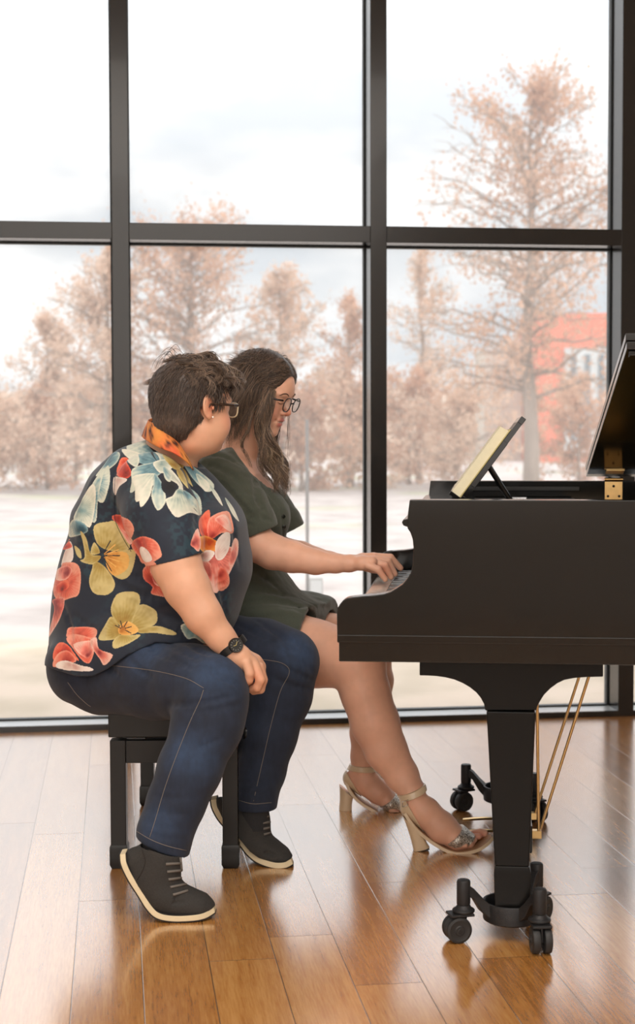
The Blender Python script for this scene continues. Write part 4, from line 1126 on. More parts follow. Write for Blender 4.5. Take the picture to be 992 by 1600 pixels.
# neck opening
F.chain([tuple(P(262, 716, 4.25)), tuple(P(283, 672, 4.23))], [.068, .066], 0, 's')
F.chain([tuple(P(300, 705, 4.25)), tuple(P(345, 700, 4.32))], [.05, .05], 0, 's')
# folds
ctree = crease_tree(F)
for L1, am, w in (([(300, 855, 4.0), (308, 830, 4.02), (304, 790, 4.06)], .003, .012), ([(180, 870, 4.05), (178, 810, 4.07), (182, 750, 4.10)], .005, .008),
              ([(232, 872, 3.95), (222, 850, 3.98), (216, 815, 4.02)], .002, .012), ([(356, 790, 4.08), (366, 830, 4.06), (374, 880, 4.07)], .004, .012),
              ([(340, 900, 4.06), (350, 930, 4.05), (352, 960, 4.05)], .005, .010),
              ([(170, 900, 4.03), (210, 930, 4.0), (250, 935, 4.0)], .006, .014), ([(110, 960, 4.1), (150, 990, 4.05), (190, 1000, 4.03)], .006, .013),
              ([(240, 960, 4.0), (275, 985, 3.99), (300, 990, 4.0)], .006, .012), ([(270, 905, 3.99), (300, 950, 4.0), (330, 985, 4.02)], .008, .012),
              ([(200, 900, 4.0), (230, 905, 4.0), (262, 900, 3.99)], .006, .010), ([(90, 930, 4.15), (108, 975, 4.10), (110, 1020, 4.10)], .005, .010),
              ([(140, 1000, 4.06), (128, 1030, 4.08)], .006, .010), ([(262, 730, 4.08), (290, 760, 4.05), (300, 790, 4.04)], .005, .012),
              ([(150, 740, 4.15), (130, 790, 4.15), (120, 850, 4.15)], -.004, .016), ([(200, 720, 4.08), (215, 760, 4.03), (220, 800, 4.0)], -.004, .014)):
    gro(L1, am*1.5, w)
V, Q = F.surf(); V = relax(V, Q, 1, .45); V, Q = subdivide(V, Q); V = relax(V, Q, 1, .5); stree = bvh(V, Q)
PXM = 1
def surf_xz(px, py):
    h_, n_2 = hit(stree, px, py)
    if h_ is None: h_ = P(px, py, 4.12)
    return (h_.x, h_.z)
NAVY = np.array(lin((27, 38, 55)))
C = np.tile(NAVY, (len(V), 1))
tn = sstep(.52, .8, vnoise(V, 14, 2))[:, None]*sstep(.35, .7, vnoise(V, 120, 6))[:, None]
C = C*(1-tn*.5)+np.array(lin((42, 76, 88)))*tn*.5
vx, vz = V[:, 0], V[:, 2]
nz1 = vnoise(V, 110, 9); nz2 = vnoise(V, 45, 10)
def inpoly(x, z, poly):
    r = np.zeros(len(x), bool); n = len(poly)
    for i in range(n):
        x0, z0 = poly[i]; x1, z1 = poly[(i+1) % n]
        if z0 == z1: continue
        c_ = ((z0 > z) != (z1 > z)) & (x < (x1-x0)*(z-z0)/(z1-z0)+x0); r ^= c_
    return r
side_ok = V[:, 1] < 4.34
PAL = {'teal': ((44, 84, 104), (122, 160, 168), (214, 220, 204)), 'cream': ((120, 150, 150), (205, 212, 196), (232, 230, 214)), 'coral': ((160, 40, 36), (226, 104, 82), (240, 160, 136)), 'rose': ((150, 50, 56), (232, 128, 112), (246, 196, 180)),
       'white': ((206, 160, 150), (236, 218, 208), (244, 232, 224)), 'ochre': ((150, 112, 40), (176, 154, 84), (206, 190, 130)), 'gold': ((150, 80, 20), (216, 152, 70), (232, 182, 100)), 'red': ((110, 20, 20), (214, 66, 44), (240, 120, 90)),
       'orange': ((190, 70, 20), (232, 130, 50), (244, 180, 90)), 'dark': ((18, 20, 26), (24, 28, 36), (30, 34, 44))}
def petal(kind, base, poly, smooth=True, soft=1.0, mirror=True):
    pal = [np.array(lin(c)) for c in PAL[kind]]
    pc_ = [Vector((*surf_xz(*p), 0)) for p in poly]
    if smooth: pc_ = crom(pc_, 4, closed=True)
    bx, bz2 = surf_xz(*base); pl_ = [(p.x, p.y) for p in pc_]
    xs_ = [p[0] for p in pl_]; zs_ = [p[1] for p in pl_]; R_ = max(math.hypot(p[0]-bx, p[1]-bz2) for p in pl_)
    for sd__ in ((0, 1) if mirror else (0,)):
        ok = side_ok if sd__ == 0 else ~side_ok
        idx_ = np.where(ok & (vx > min(xs_)) & (vx < max(xs_)) & (vz > min(zs_)) & (vz < max(zs_)))[0]
        if not len(idx_): continue
        idx_ = idx_[inpoly(vx[idx_], vz[idx_], pl_)]
        if not len(idx_): continue
        dx, dz = vx[idx_]-bx, vz[idx_]-bz2; rr_ = np.hypot(dx, dz)/R_; th = np.arctan2(dz, dx)
        stv = .5+.5*np.sin(th*34+nz2[idx_]*6)
        t_ = np.clip(rr_*1.15+(stv-.5)*.13+(nz1[idx_]-.5)*.30+(nz2[idx_]-.5)*.45, 0, 1)
        # paler rim
        ed = np.full(len(idx_), 9.0)
        for i in range(len(pl_)):
            x0, z0 = pl_[i]; x1, z1 = pl_[(i+1) % len(pl_)]; L2 = (x1-x0)**2+(z1-z0)**2+1e-12
            u_ = np.clip(((vx[idx_]-x0)*(x1-x0)+(vz[idx_]-z0)*(z1-z0))/L2, 0, 1)
            ed = np.minimum(ed, np.hypot(vx[idx_]-x0-u_*(x1-x0), vz[idx_]-z0-u_*(z1-z0)))
        t_ = np.clip(t_+.35*(1-sstep(0, .006, ed)), 0, 1)[:, None]
        c_ = np.where(t_ < .5, pal[0]*(1-t_*2)+pal[1]*t_*2, pal[1]*(2-t_*2)+pal[2]*(t_*2-1))
        C[idx_] = c_
def px5(ox, oy, s, L): return [(ox+x/s, oy+y/s) for x, y in L]
A1 = lambda L: px5(60, 520, 2.918, L)      # head-and-shoulder crop
A3 = lambda L: px5(60, 800, 2.7556, L)     # lower crop
def pet(kind, A, base, L, **k): petal(kind, A([base])[0], A(L), **k)
# back-left teal flower
pet('teal', A1, (330, 560), [(372, 552), (350, 600), (262, 655), (300, 600), (345, 545)])
pet('teal', A1, (250, 680), [(320, 605), (326, 680), (300, 768), (270, 765), (262, 720), (290, 640)])
pet('teal', A1, (200, 760), [(300, 615), (285, 690), (270, 770), (262, 860), (235, 850), (215, 780), (240, 700)])
pet('cream', A1, (190, 800), [(245, 690), (262, 740), (240, 880), (205, 870), (160, 850), (190, 780)])
pet('teal', A1, (190, 890), [(160, 850), (210, 870), (225, 905), (180, 925), (140, 930), (140, 890)])
# red and white bud
pet('red', A1, (400, 640), [(380, 570), (410, 575), (425, 640), (395, 665), (358, 640), (365, 600)])
pet('white', A1, (360, 640), [(350, 655), (405, 668), (370, 700), (350, 740), (340, 690)])
# big teal dahlia on the shoulder
ctr = (560, 600)
pet('teal', A1, ctr, [(375, 520), (400, 490), (470, 475), (540, 470), (600, 520), (620, 580), (560, 610), (480, 600), (430, 560)])
pet('dark', A1, ctr, [(505, 500), (520, 560), (545, 590), (560, 540), (535, 490)])
for q_ in ([(540, 520), (600, 535), (590, 580), (560, 590), (545, 560)], [(380, 530), (455, 555), (450, 610), (410, 590)]): pet('cream', A1, ctr, q_)
pet('teal', A1, ctr, [(430, 620), (520, 590), (600, 580), (560, 640), (480, 690), (420, 730), (425, 680)])
pet('cream', A1, ctr, [(430, 655), (520, 640), (540, 665), (490, 740), (445, 770), (440, 710)])
pet('cream', A1, ctr, [(520, 660), (510, 740), (468, 795), (462, 740), (490, 690)])
pet('teal', A1, ctr, [(530, 640), (570, 700), (580, 770), (543, 810), (515, 745), (525, 690)])
pet('dark', A1, (600, 700), [(570, 650), (630, 690), (610, 745), (575, 730), (560, 700)])
pet('cream', A1, ctr, [(600, 620), (650, 680), (660, 740), (620, 770), (640, 700), (590, 660)])
pet('cream', A1, (640, 700), [(640, 710), (690, 740), (700, 790), (740, 830), (690, 820), (625, 840), (580, 765), (610, 745)])
pet('teal', A1, (640, 700), [(660, 720), (720, 760), (742, 830), (710, 800), (680, 790)])
pet('cream', A1, ctr, [(525, 590), (590, 575), (640, 590), (600, 625), (560, 640), (535, 620)])
pet('teal', A1, ctr, [(570, 610), (610, 640), (600, 680), (575, 660)])
pet('ochre', A1, (620, 600), [(600, 545), (640, 540), (662, 600), (635, 625), (605, 610)])
pet('ochre', A1, (630, 610), [(630, 620), (655, 630), (700, 690), (680, 708), (640, 660)])
# teal on the front shoulder
pet('teal', A1, (700, 600), [(660, 560), (720, 610), (800, 690), (770, 725), (700, 660)])
pet('cream', A1, (730, 640), [(720, 640), (780, 690), (765, 725), (735, 690)])
pet('cream', A1, (790, 690), [(780, 690), (820, 740), (840, 790), (800, 740)]); pet('cream', A1, (860, 760), [(850, 750), (890, 800), (915, 860), (880, 820)])
# ochre flower
O1 = (275, 190)
pet('ochre', A3, O1, [(240, 60), (300, 42), (335, 45), (390, 130), (380, 165), (300, 165), (250, 130)])
pet('ochre', A3, O1, [(375, 165), (418, 170), (400, 260), (360, 290), (310, 260), (290, 190)])
pet('gold', A3, O1, [(300, 180), (380, 175), (385, 240), (330, 275), (295, 235)])
pet('ochre', A3, O1, [(240, 210), (290, 240), (330, 310), (300, 355), (240, 350), (218, 300), (232, 240)])
pet('ochre', A3, O1, [(180, 85), (205, 110), (225, 180), (270, 190), (235, 225), (180, 210), (200, 190)])
pet('ochre', A3, O1, [(155, 145), (180, 165), (185, 200), (165, 185)]); pet('ochre', A3, O1, [(240, 130), (265, 175), (225, 180)])
for k in range(7):
    a_ = math.radians(-60+k*20); pet('dark' if k % 3 == 0 else 'gold', A3, O1, [(O1[0]+10*math.cos(a_), O1[1]-10*math.sin(a_)), (O1[0]+75*math.cos(a_), O1[1]-75*math.sin(a_)), (O1[0]+78*math.cos(a_+.06), O1[1]-78*math.sin(a_+.06)), (O1[0]+12*math.cos(a_+.3), O1[1]-12*math.sin(a_+.3))], smooth=False)
# coral on the sleeve
pet('coral', A3, (340, 40), [(318, 30), (330, 12), (385, 30), (412, 80), (395, 120), (350, 60)])
pet('rose', A3, (345, 50), [(340, 50), (375, 85), (405, 120), (395, 140), (365, 100)])
pet('coral', A3, (430, 130), [(405, 125), (450, 105), (505, 125), (528, 170), (520, 200), (455, 222), (430, 190), (400, 145)])
pet('white', A3, (430, 130), [(440, 150), (470, 165), (490, 205), (460, 215), (440, 185)])
# coral behind the arm
pet('coral', A3, (490, 300), [(460, 230), (500, 215), (540, 240), (560, 330), (575, 368), (520, 362), (485, 350), (490, 320), (455, 290), (450, 250)])
pet('rose', A3, (500, 280), [(480, 240), (520, 270), (545, 320), (500, 310)])
# big coral and white flower at the front
B1 = (735, 130)
pet('red', A3, B1, [(690, 60), (700, 20), (735, -10), (740, 40), (740, 110), (705, 105)])
pet('coral', A3, (750, 110), [(735, 30), (810, -5), (835, 40), (838, 90), (790, 90), (735, 118)])
pet('rose', A3, (770, 60), [(760, 30), (800, 10), (825, 40), (830, 85), (790, 60)])
pet('orange', A3, B1, [(690, 105), (760, 120), (790, 160), (740, 180), (690, 150)])
pet('rose', A3, (760, 180), [(740, 180), (820, 150), (860, 170), (830, 250), (800, 300), (760, 350), (720, 260)])
pet('coral', A3, (780, 260), [(780, 240), (815, 260), (822, 310), (790, 340), (770, 320)])
pet('white', A3, (760, 200), [(765, 130), (800, 90), (825, 95), (820, 160), (790, 205), (762, 195)])
pet('rose', A3, (820, 200), [(840, 120), (860, 125), (858, 180), (835, 230), (820, 220)])
pet('white', A3, (720, 190), [(680, 200), (720, 165), (760, 175), (730, 215), (690, 225)])
pet('rose', A3, (670, 130), [(655, 135), (685, 70), (700, 130), (690, 170), (670, 155)])
pet('rose', A3, (750, 260), [(700, 215), (740, 220), (750, 290), (770, 350), (740, 300), (705, 250)])
# coral at the far left edge
pet('white', A3, (115, 170), [(105, 140), (148, 150), (148, 205), (120, 225), (98, 225)]); pet('red', A3, (120, 150), [(110, 130), (130, 122), (145, 150), (105, 160)])
pet('coral', A3, (110, 300), [(70, 250), (110, 218), (160, 220), (182, 260), (175, 350), (140, 370), (85, 380), (65, 320)])
pet('rose', A3, (120, 260), [(80, 250), (120, 230), (145, 250), (120, 290), (75, 290)]); pet('red', A3, (100, 330), [(75, 320), (120, 290), (130, 325), (85, 350)])
pet('rose', A3, (70, 400), [(60, 380), (110, 370), (100, 440), (70, 500), (45, 535), (42, 440)])
# lower ochre flower
O2 = (365, 505)
pet('ochre', A3, O2, [(315, 400), (345, 350), (418, 345), (438, 380), (420, 440), (385, 500), (340, 480), (315, 440)])
pet('ochre', A3, O2, [(435, 400), (500, 420), (512, 450), (500, 485), (430, 510), (395, 500)])
pet('ochre', A3, O2, [(315, 450), (350, 500), (345, 540), (300, 552), (258, 545), (285, 490)])
pet('ochre', A3, O2, [(350, 530), (400, 530), (440, 530), (400, 560), (330, 588), (320, 560)])
pet('ochre', A3, O2, [(430, 508), (510, 490), (585, 515), (585, 530), (500, 520), (440, 522)])
pet('gold', A3, O2, [(345, 500), (380, 470), (420, 490), (430, 515), (390, 530), (350, 525)])
for k in range(5):
    a_ = math.radians(-30+k*45); pet('dark', A3, O2, [(O2[0]+8*math.cos(a_), O2[1]-8*math.sin(a_)), (O2[0]+38*math.cos(a_), O2[1]-38*math.sin(a_)), (O2[0]+40*math.cos(a_+.1), O2[1]-40*math.sin(a_+.1)), (O2[0]+8*math.cos(a_+.5), O2[1]-8*math.sin(a_+.5))], smooth=False)
# coral at the hem
pet('coral', A3, (180, 540), [(122, 520), (140, 495), (240, 498), (250, 530), (225, 545), (130, 540)])
pet('coral', A3, (190, 600), [(120, 545), (160, 525), (235, 550), (240, 600), (220, 650), (190, 640), (150, 590)])
pet('rose', A3, (210, 620), [(150, 570), (235, 555), (238, 600), (205, 630)])
pet('red', A3, (110, 620), [(65, 600), (90, 562), (130, 575), (175, 640), (130, 620), (70, 640)])
pet('coral', A3, (120, 640), [(65, 640), (90, 605), (130, 598), (165, 640), (120, 655), (66, 668)])
pet('white', A3, (150, 660), [(80, 650), (120, 640), (180, 660), (225, 670), (225, 685), (90, 675)])
pet('rose', A3, (260, 600), [(222, 560), (250, 540), (262, 590), (320, 615), (285, 660), (262, 630)])
# teal at the front hem
pet('cream', A3, (670, 520), [(612, 490), (660, 485), (720, 540), (780, 600), (740, 590), (680, 545), (640, 545)])
pet('teal', A3, (650, 460), [(620, 470), (640, 445), (680, 480), (720, 530), (670, 500)])
me = np_mesh('floral_shirt', V, Q, MO); set_col(me, C); shirt = link('floral_shirt', me, mshirt, man)
seam(stree, [(180, 742), (179, 780), (180, 812), (192, 840), (205, 862)], .0007, m_seam, shirt, MO, name='armhole_seam')
# collar: orange floral band folded around the neck
mc = mat('orange_floral_collar', rough=.75, attr=True, var=.05, scale=50)
ctl = [  # (top edge px, bottom edge px, depth top, depth bottom) from the nape round the near side to the front
    ((246, 652, 4.34), (226, 676, 4.36)), ((234, 655, 4.27), (222, 682, 4.26)), ((233, 658, 4.20), (232, 690, 4.15)), ((244, 664, 4.155), (250, 700, 4.09)), ((262, 676, 4.135), (272, 708, 4.08)),
    ((278, 692, 4.14), (292, 722, 4.10)), ((291, 712, 4.17), (303, 736, 4.15))]
top = crom([P(*a) for a, _ in ctl], 6); bot = crom([P(*b_) for _, b_ in ctl], 6)
vs = []; fs = []; K = 6
for a_, b_ in zip(top, bot):
    for k in range(K+1):
        t_ = k/K; p = a_.lerp(b_, t_)+Vector((0, -.006*math.sin(t_*math.pi), .004*math.sin(t_*math.pi))); vs.append(p)
for i in range(len(top)-1):
    for k in range(K): q = i*(K+1)+k; fs.append((q, q+1, q+K+2, q+K+1))
cm = MB().add(vs, fs); me = cm.mesh('collar', MO)
vv = np.array([list(v) for v in vs]); n_a = vnoise(vv, 38, 3)[:, None]; n_b = sstep(.62, .74, vnoise(vv, 60, 8))[:, None]
cc_ = np.array(lin((226, 92, 60)))*(1-n_a)+np.array(lin((240, 170, 80)))*n_a; cc_ = cc_*(1-n_b)+np.array(lin((50, 24, 30)))*n_b
set_col(me, cc_); co = link('collar', me, mc, man, smooth=True, sub=1); so_ = co.modifiers.new('t', 'SOLIDIFY'); so_.thickness = .003; so_.offset = 0
# wristwatch
m_wblk = mat('matte_black_watch', (28, 27, 26), .45); m_dial = mat('watch_dial', (34, 34, 32), .3); m_mark = mat('watch_markings', (206, 190, 120), .4)
wc = P(363, 1010, 3.93); axd = (P(375, 1026, 3.93)-P(350, 992, 3.93)).normalized()
fd = Vector((.28, -.94, .20)); fd = (fd-axd*fd.dot(axd)).normalized(); sdv = axd.cross(fd)
st_ = MB(); n = 40; vs = []
for i in range(n):
    w = 2*math.pi*i/n; o_ = fd*math.cos(w)*.0315+sdv*math.sin(w)*.037
    on = o_.normalized()
    for (h_, e_) in ((-.010, 0), (.010, 0), (.010, .003), (-.010, .003)): vs.append(wc+o_+on*e_+axd*h_)
st_.add(vs, [(i*4+k, i*4+(k+1) % 4, ((i+1) % n)*4+(k+1) % 4, ((i+1) % n)*4+k) for i in range(n) for k in range(4)])
watch = st_.build('wristwatch', m_wblk, man, MO, bevel=.0008); watch['label'] = 'black wristwatch with round dial'
fc = wc+fd*.034
MB().lathe(fc, fd, [(.0165, -.004), (.0185, 0), (.0188, .005), (.0172, .0075), (.0155, .0070), (.0152, .0055), (.002, .0054)], 40).build('watch_case', m_wblk, watch, MO, smooth='auto')
MB().lathe(fc, fd, [(.0153, .0055), (.0153, .0060), (.0005, .0060)], 40).build('dial', m_dial, watch, MO, smooth='auto')
hm_ = MB()
up_ = (sdv*.35-axd*.94).normalized(); rt_ = up_.cross(fd)
for k in range(12):
    a_ = math.radians(k*30); d_ = up_*math.cos(a_)+rt_*math.sin(a_); s_ = d_.cross(fd)
    hm_.obox(fc+d_*.0122+fd*.0064, d_*.0014, s_*.0006, fd*.0003)
hm_.build('hour_marks', mat('dial_grey', (150, 150, 146), .5), watch, MO)
hd = MB()
for a_, l_ in ((-50, .0075), (75, .0105)):
    a_ = math.radians(a_); d_ = up_*math.cos(a_)+rt_*math.sin(a_); hd.obox(fc+d_*l_*.45+fd*.0070, d_*l_*.5, d_.cross(fd)*.0006, fd*.0003)
hd.build('watch_hands', m_mark, watch, MO)
MB().cyl(fc+rt_*.0185+fd*.003, fc+rt_*.0215+fd*.003, .0025, n=12).build('crown', m_wblk, watch, MO, smooth='auto')
for k in range(8):
    w = math.radians(35+k*11); o_ = fd*math.cos(w)*.0345-sdv*math.sin(w)*.040
    
# glasses
m_tort = mat('tortoiseshell_frame', (58, 40, 30), .25, var=.5, scale=120); m_clear = mat('amber_clear_rim', (214, 200, 168), .25, var=.25, scale=90)
m_lens, t, b = new_mat('spectacle_lens'); t.nodes.remove(b)
tr = t.nodes.new('ShaderNodeBsdfTransparent'); tr.inputs[0].default_value = (.86, .90, .94, 1); gl = t.nodes.new('ShaderNodeBsdfGlossy'); gl.inputs['Roughness'].default_value = .02
ms = t.nodes.new('ShaderNodeMixShader'); ms.inputs[0].default_value = .12; t.links.new(tr.outputs[0], ms.inputs[1]); t.links.new(gl.outputs[0], ms.inputs[2]); t.links.new(ms.outputs[0], t.nodes['Material Output'].inputs['Surface'])
def glasses(L, mat_rim, mat_temple, parent, origin, fwd, zc, hw, hh, rr_, square=3.0, tz=.004, ew=.080, tip=-.004, label=None):
    root = None
    for q in (-1, 1):
        c = (fwd, q*.033, zc); loop = []; inn_ = []
        for k in range(28):
            w = 2*math.pi*k/28; cx, cz_ = math.cos(w), math.sin(w); e_ = (abs(cx)**square+abs(cz_)**square)**(-1/square)
            y_ = cx*e_*hw; z_ = cz_*e_*hh; loop.append(Vector(L(c[0]-.10*abs(y_+q*.01)*.5, c[1]+y_, c[2]+z_)))
        m = MB(); nn_ = len(loop); m.tube(loop+[loop[0]], rr_, 8, cap=False)
        if root is None:
            root = m.build('glasses', mat_rim, parent, origin, smooth=True)
            if label: root['label'] = label
        else: m.build('rim', mat_rim, root, origin, smooth=True)
        lm_ = MB(); cc = sum(loop, Vector())/nn_; lm_.add([cc]+loop, [(0, 1+i, 1+(i+1) % nn_) for i in range(nn_)]); lm_.build('lens', m_lens, root, origin, smooth=True)
        hx_ = Vector(L(fwd-.008, q*(.033+hw), zc+hh*.55))
        MB().tube([hx_, Vector(L(fwd-.02, q*ew*.97, zc+tz+.006)), Vector(L(.03, q*ew, zc+tz+.003)), Vector(L(-.002, q*ew*1.04, zc+tz)), Vector(L(-.022, q*ew*1.03, zc+tip-.016))], [rr_*1.8, rr_*1.7, rr_*1.4, rr_*1.2, rr_], 8).build('temple', mat_temple, root, origin, smooth=True)
    MB().tube([L(fwd, -.0115, zc+.004), L(fwd+.003, 0, zc+.008), L(fwd, .0115, zc+.004)], rr_*1.1, 8).build('bridge', mat_rim, root, origin, smooth=True)
    return root
g_ = glasses(L_, m_clear, m_tort, man, MO, .106, .002, .024, .019, .0022, ew=.086, label='tortoiseshell glasses with pale lower rims')
MB().sphere(L_(.006, -.090, -.028), .0026, 8, 6).build('ear_stud', m_ivory, man, MO, smooth=True)
# socks and shoes
m_sock = mat('charcoal_sock', (42, 42, 44), .95, var=.1, scale=200, bump=.3, bscale=400)
m_knit = mat('charcoal_knit_shoe', (50, 48, 46), .85, var=.16, scale=260, bump=.5, bscale=700)
m_heelp = mat('grey_leather_heel', (74, 70, 66), .6, var=.06, scale=60)
m_sole = mat('cream_rubber_sole', (222, 206, 172), .6, var=.04, scale=40); m_out = mat('dark_outsole', (38, 34, 32), .8)
m_lace = mat('grey_lace', (112, 106, 100), .8)
def shoe(name_lab, D, sole, upper, ankle, heelpatch, laces, sc=1.0, toein=0.0):
    yaw = toein
    ya, yb, s0, s1 = name_lab['lift']; lift = lambda y: s0+(s1-s0)*min(1, max(0, (y-ya)/(yb-ya)))
    sole = [(x, y-lift(y), w) for x, y, w in sole]; upper = [(x, y-lift(y)*.8, r, q_) for x, y, r, q_ in upper]
    def W(x, y, dy=0.0): p = P(x, y, D); return p+Vector((0, dy+yaw*(x-sole[0][0])*D/FPX, 0))
    F = Field(*[tuple(v) for v in (W(min(a[0] for a in sole)-25, 1, 0)*1, )]*2, .1) if False else None
    xs_ = [W(a[0], a[1]) for a in sole+[(u[0], u[1]) for u in upper]+[(u[0], u[1]) for u in ankle]]
    lo = (min(p.x for p in xs_)-.05, D-.10-abs(yaw)*.35, -.005); hi = (max(p.x for p in xs_)+.05, D+.12+abs(yaw)*.2, max(p.z for p in xs_)+.06)
    F = Field(lo, hi, .0024)
    F.chain([tuple(W(u[0], u[1])) for u in upper], [rp_(u[2], D) for u in upper], .022, 'u', [u[3] for u in upper])
    F.chain([tuple(W(u[0], u[1])) for u in ankle], [rp_(u[2], D) for u in ankle], .018, 'u', .88)
    # trim under the sole line
    X, Y, Z = F.grid(); sp = [W(a[0], a[1]) for a in sole]; sx_ = [p.x for p in sp]; 
    # signed distance to the sole polyline (below = positive)
    best = np.full((F.n[0], 1, F.n[2]), 9., np.float32); sg = np.ones_like(best)
    for i in range(len(sp)-1):
        ax_, az_ = sp[i].x, sp[i].z; bx__, bz__ = sp[i+1].x, sp[i+1].z; L2 = (bx__-ax_)**2+(bz__-az_)**2
        px_, pz_ = X[:, :, :]-ax_, Z-az_; u_ = np.clip((px_*(bx__-ax_)+pz_*(bz__-az_))/L2, 0, 1)
        ex, ez = px_-u_*(bx__-ax_), pz_-u_*(bz__-az_); dd_ = np.sqrt(ex*ex+ez*ez); cr_ = (bx__-ax_)*pz_-(bz__-az_)*px_
        m_ = dd_ < best; best = np.where(m_, dd_, best); sg = np.where(m_, np.where(cr_ < 0, 1, -1), sg)
    F.F = np.maximum(F.F, (best*sg+rp_(8, D)).astype(np.float32))
    X0 = W(*ankle[-1][:2])
    ca_, cb_ = W(*name_lab['top'][0]), W(*name_lab['top'][1]); nn2 = Vector((-(cb_.z-ca_.z), 0, cb_.x-ca_.x)).normalized()
    F.F = np.maximum(F.F, ((X-ca_.x)*nn2.x+(Z-ca_.z)*nn2.z).astype(np.float32))
    F.cone(tuple(X0+Vector((0, 0, -.02))), tuple(X0+Vector((0, 0, .05))), rp_(ankle[-1][2]-3.5, D), rp_(ankle[-1][2]-3.5, D), .002, 's', .86)
    # toe crease folds
    for a_, b2, c2 in name_lab['folds']:
        F.groove([W(a_[0], a_[1], -.03), W(b2[0], b2[1], -.045), W(c2[0], c2[1], -.045)], .006, .006)
    V, Q = F.surf(); V = relax(V, Q, 1, .4)
    me = np_mesh('shoe', V, Q, MO); sh = link('shoe', me, m_knit, man); tree_ = bvh(V, Q)
    # sole: swept outline
    sl_ = crom([W(a[0], a[1]) for a in sole], 5); wd = crom([(a[2], 0, 0) for a in sole], 5); K = len(sl_)
    tk = rp_(9, D)
    for nm, mt, o0, o1, g in (('sole', m_sole, 0.0, 1.0, 0.0), ('outsole', m_out, 1.0, 1.22, -.001), ('welt', m_out, -.14, 0.0, -.001)):
        vs = []
        for i, p in enumerate(sl_):
            tg = (sl_[min(i+1, K-1)]-sl_[max(i-1, 0)]); tg.y = 0; tg.normalize(); dn = Vector((tg.z, 0, -tg.x)); 
            base = p-dn*tk
            w = wd[i].x+g+.004
            for sy, oo in ((-1, o0), (1, o0), (1, o1), (-1, o1)): vs.append(base+dn*tk*oo+Vector((0, sy*w, 0)))
        MB().add(vs, [(i*4+k, i*4+(k+1) % 4, (i+1)*4+(k+1) % 4, (i+1)*4+k) for i in range(K-1) for k in range(4)]+[(0, 1, 2, 3), (K*4-1, K*4-2, K*4-3, K*4-4)]).build(nm, mt, sh, MO, bevel=.0018 if nm == 'sole' else .0005)
    # laces
    for (x0, y0, x1, y1) in laces:
        o_ = []
        for k in range(6):
            h_, n_2 = hit(tree_, x0+(x1-x0)*k/5, y0+(y1-y0)*k/5)
            if h_ is not None: o_.append(h_+n_2*.0012)
        if len(o_) > 2: MB().tube(o_, .0032, 6).build('lace', m_lace, sh, MO, smooth=True)
    seam(tree_, heelpatch, .0011, m_out, sh, MO, name='heel_seam')
    return sh
shoe({'lift': (1336, 1436, 5, 11.5), 'top': ((208, 1310), (285, 1338)), 'folds': [((262, 1402), (282, 1392), (304, 1396)), ((250, 1408), (275, 1402), (292, 1400))]}, 3.745,
     [(189, 1336, .020), (192, 1352, .030), (203, 1376, .033), (218, 1400, .037), (232, 1422, .042), (247, 1436, .046), (270, 1441, .048), (300, 1441, .046), (322, 1439, .036), (337, 1434, .014)],
     [(213, 1350, 22, .95), (232, 1378, 27, .98), (255, 1403, 31, .98), (278, 1416, 25, 1.1), (300, 1421, 20, 1.3), (316, 1424, 15.5, 1.4), (325, 1427, 10, 1.5)], [(245, 1378, 31), (248, 1355, 33), (249, 1335, 33)],
     [(222, 1328), (227, 1345), (222, 1362), (214, 1375)],
     [(259, 1350, 281, 1349), (261, 1362, 283, 1360), (263, 1374, 287, 1371), (266, 1386, 290, 1382), (270, 1398, 293, 1392), (281, 1340, 283, 1360), (283, 1360, 288, 1380)])
shoe({'lift': (1250, 1350, 3, 22), 'top': ((343, 1244), (424, 1262)), 'folds': [((405, 1322), (418, 1316), (432, 1318))]}, 4.285,
     [(330, 1250, .018), (333, 1264, .028), (342, 1283, .031), (356, 1301, .033), (372, 1320, .036), (388, 1342, .042), (404, 1354, .045), (428, 1359.5, .045), (447, 1359, .034), (459, 1355, .014)],
     [(352, 1264, 19, 1.0), (370, 1290, 25, 1.0), (390, 1318, 28, 1.05), (412, 1333, 23, 1.15), (430, 1340, 17, 1.35), (442, 1344, 12.5, 1.45), (449, 1347, 8, 1.5)], [(390, 1300, 29), (394, 1280, 27), (395, 1268, 26)],
     [(360, 1255), (366, 1272), (360, 1290), (352, 1300)],
     [(407, 1267, 421, 1266), (408, 1277, 422, 1275), (410, 1286, 424, 1284), (411, 1295, 426, 1292), (412, 1304, 428, 1300)], toein=-.42)
for (x, y, D, r, y2) in ((252, 1330, 3.775, 35, 1302), (397, 1268, 4.23, 26, 1244)):
    sk_ = MB().tube([P(x, y+26, D), P(x, y, D), P(x+2, y2, D)], [rp_(r-3, D), rp_(r-2, D), rp_(r-4, D)], 24)
    sk_.build('sock', m_sock, man, MO, smooth='auto')
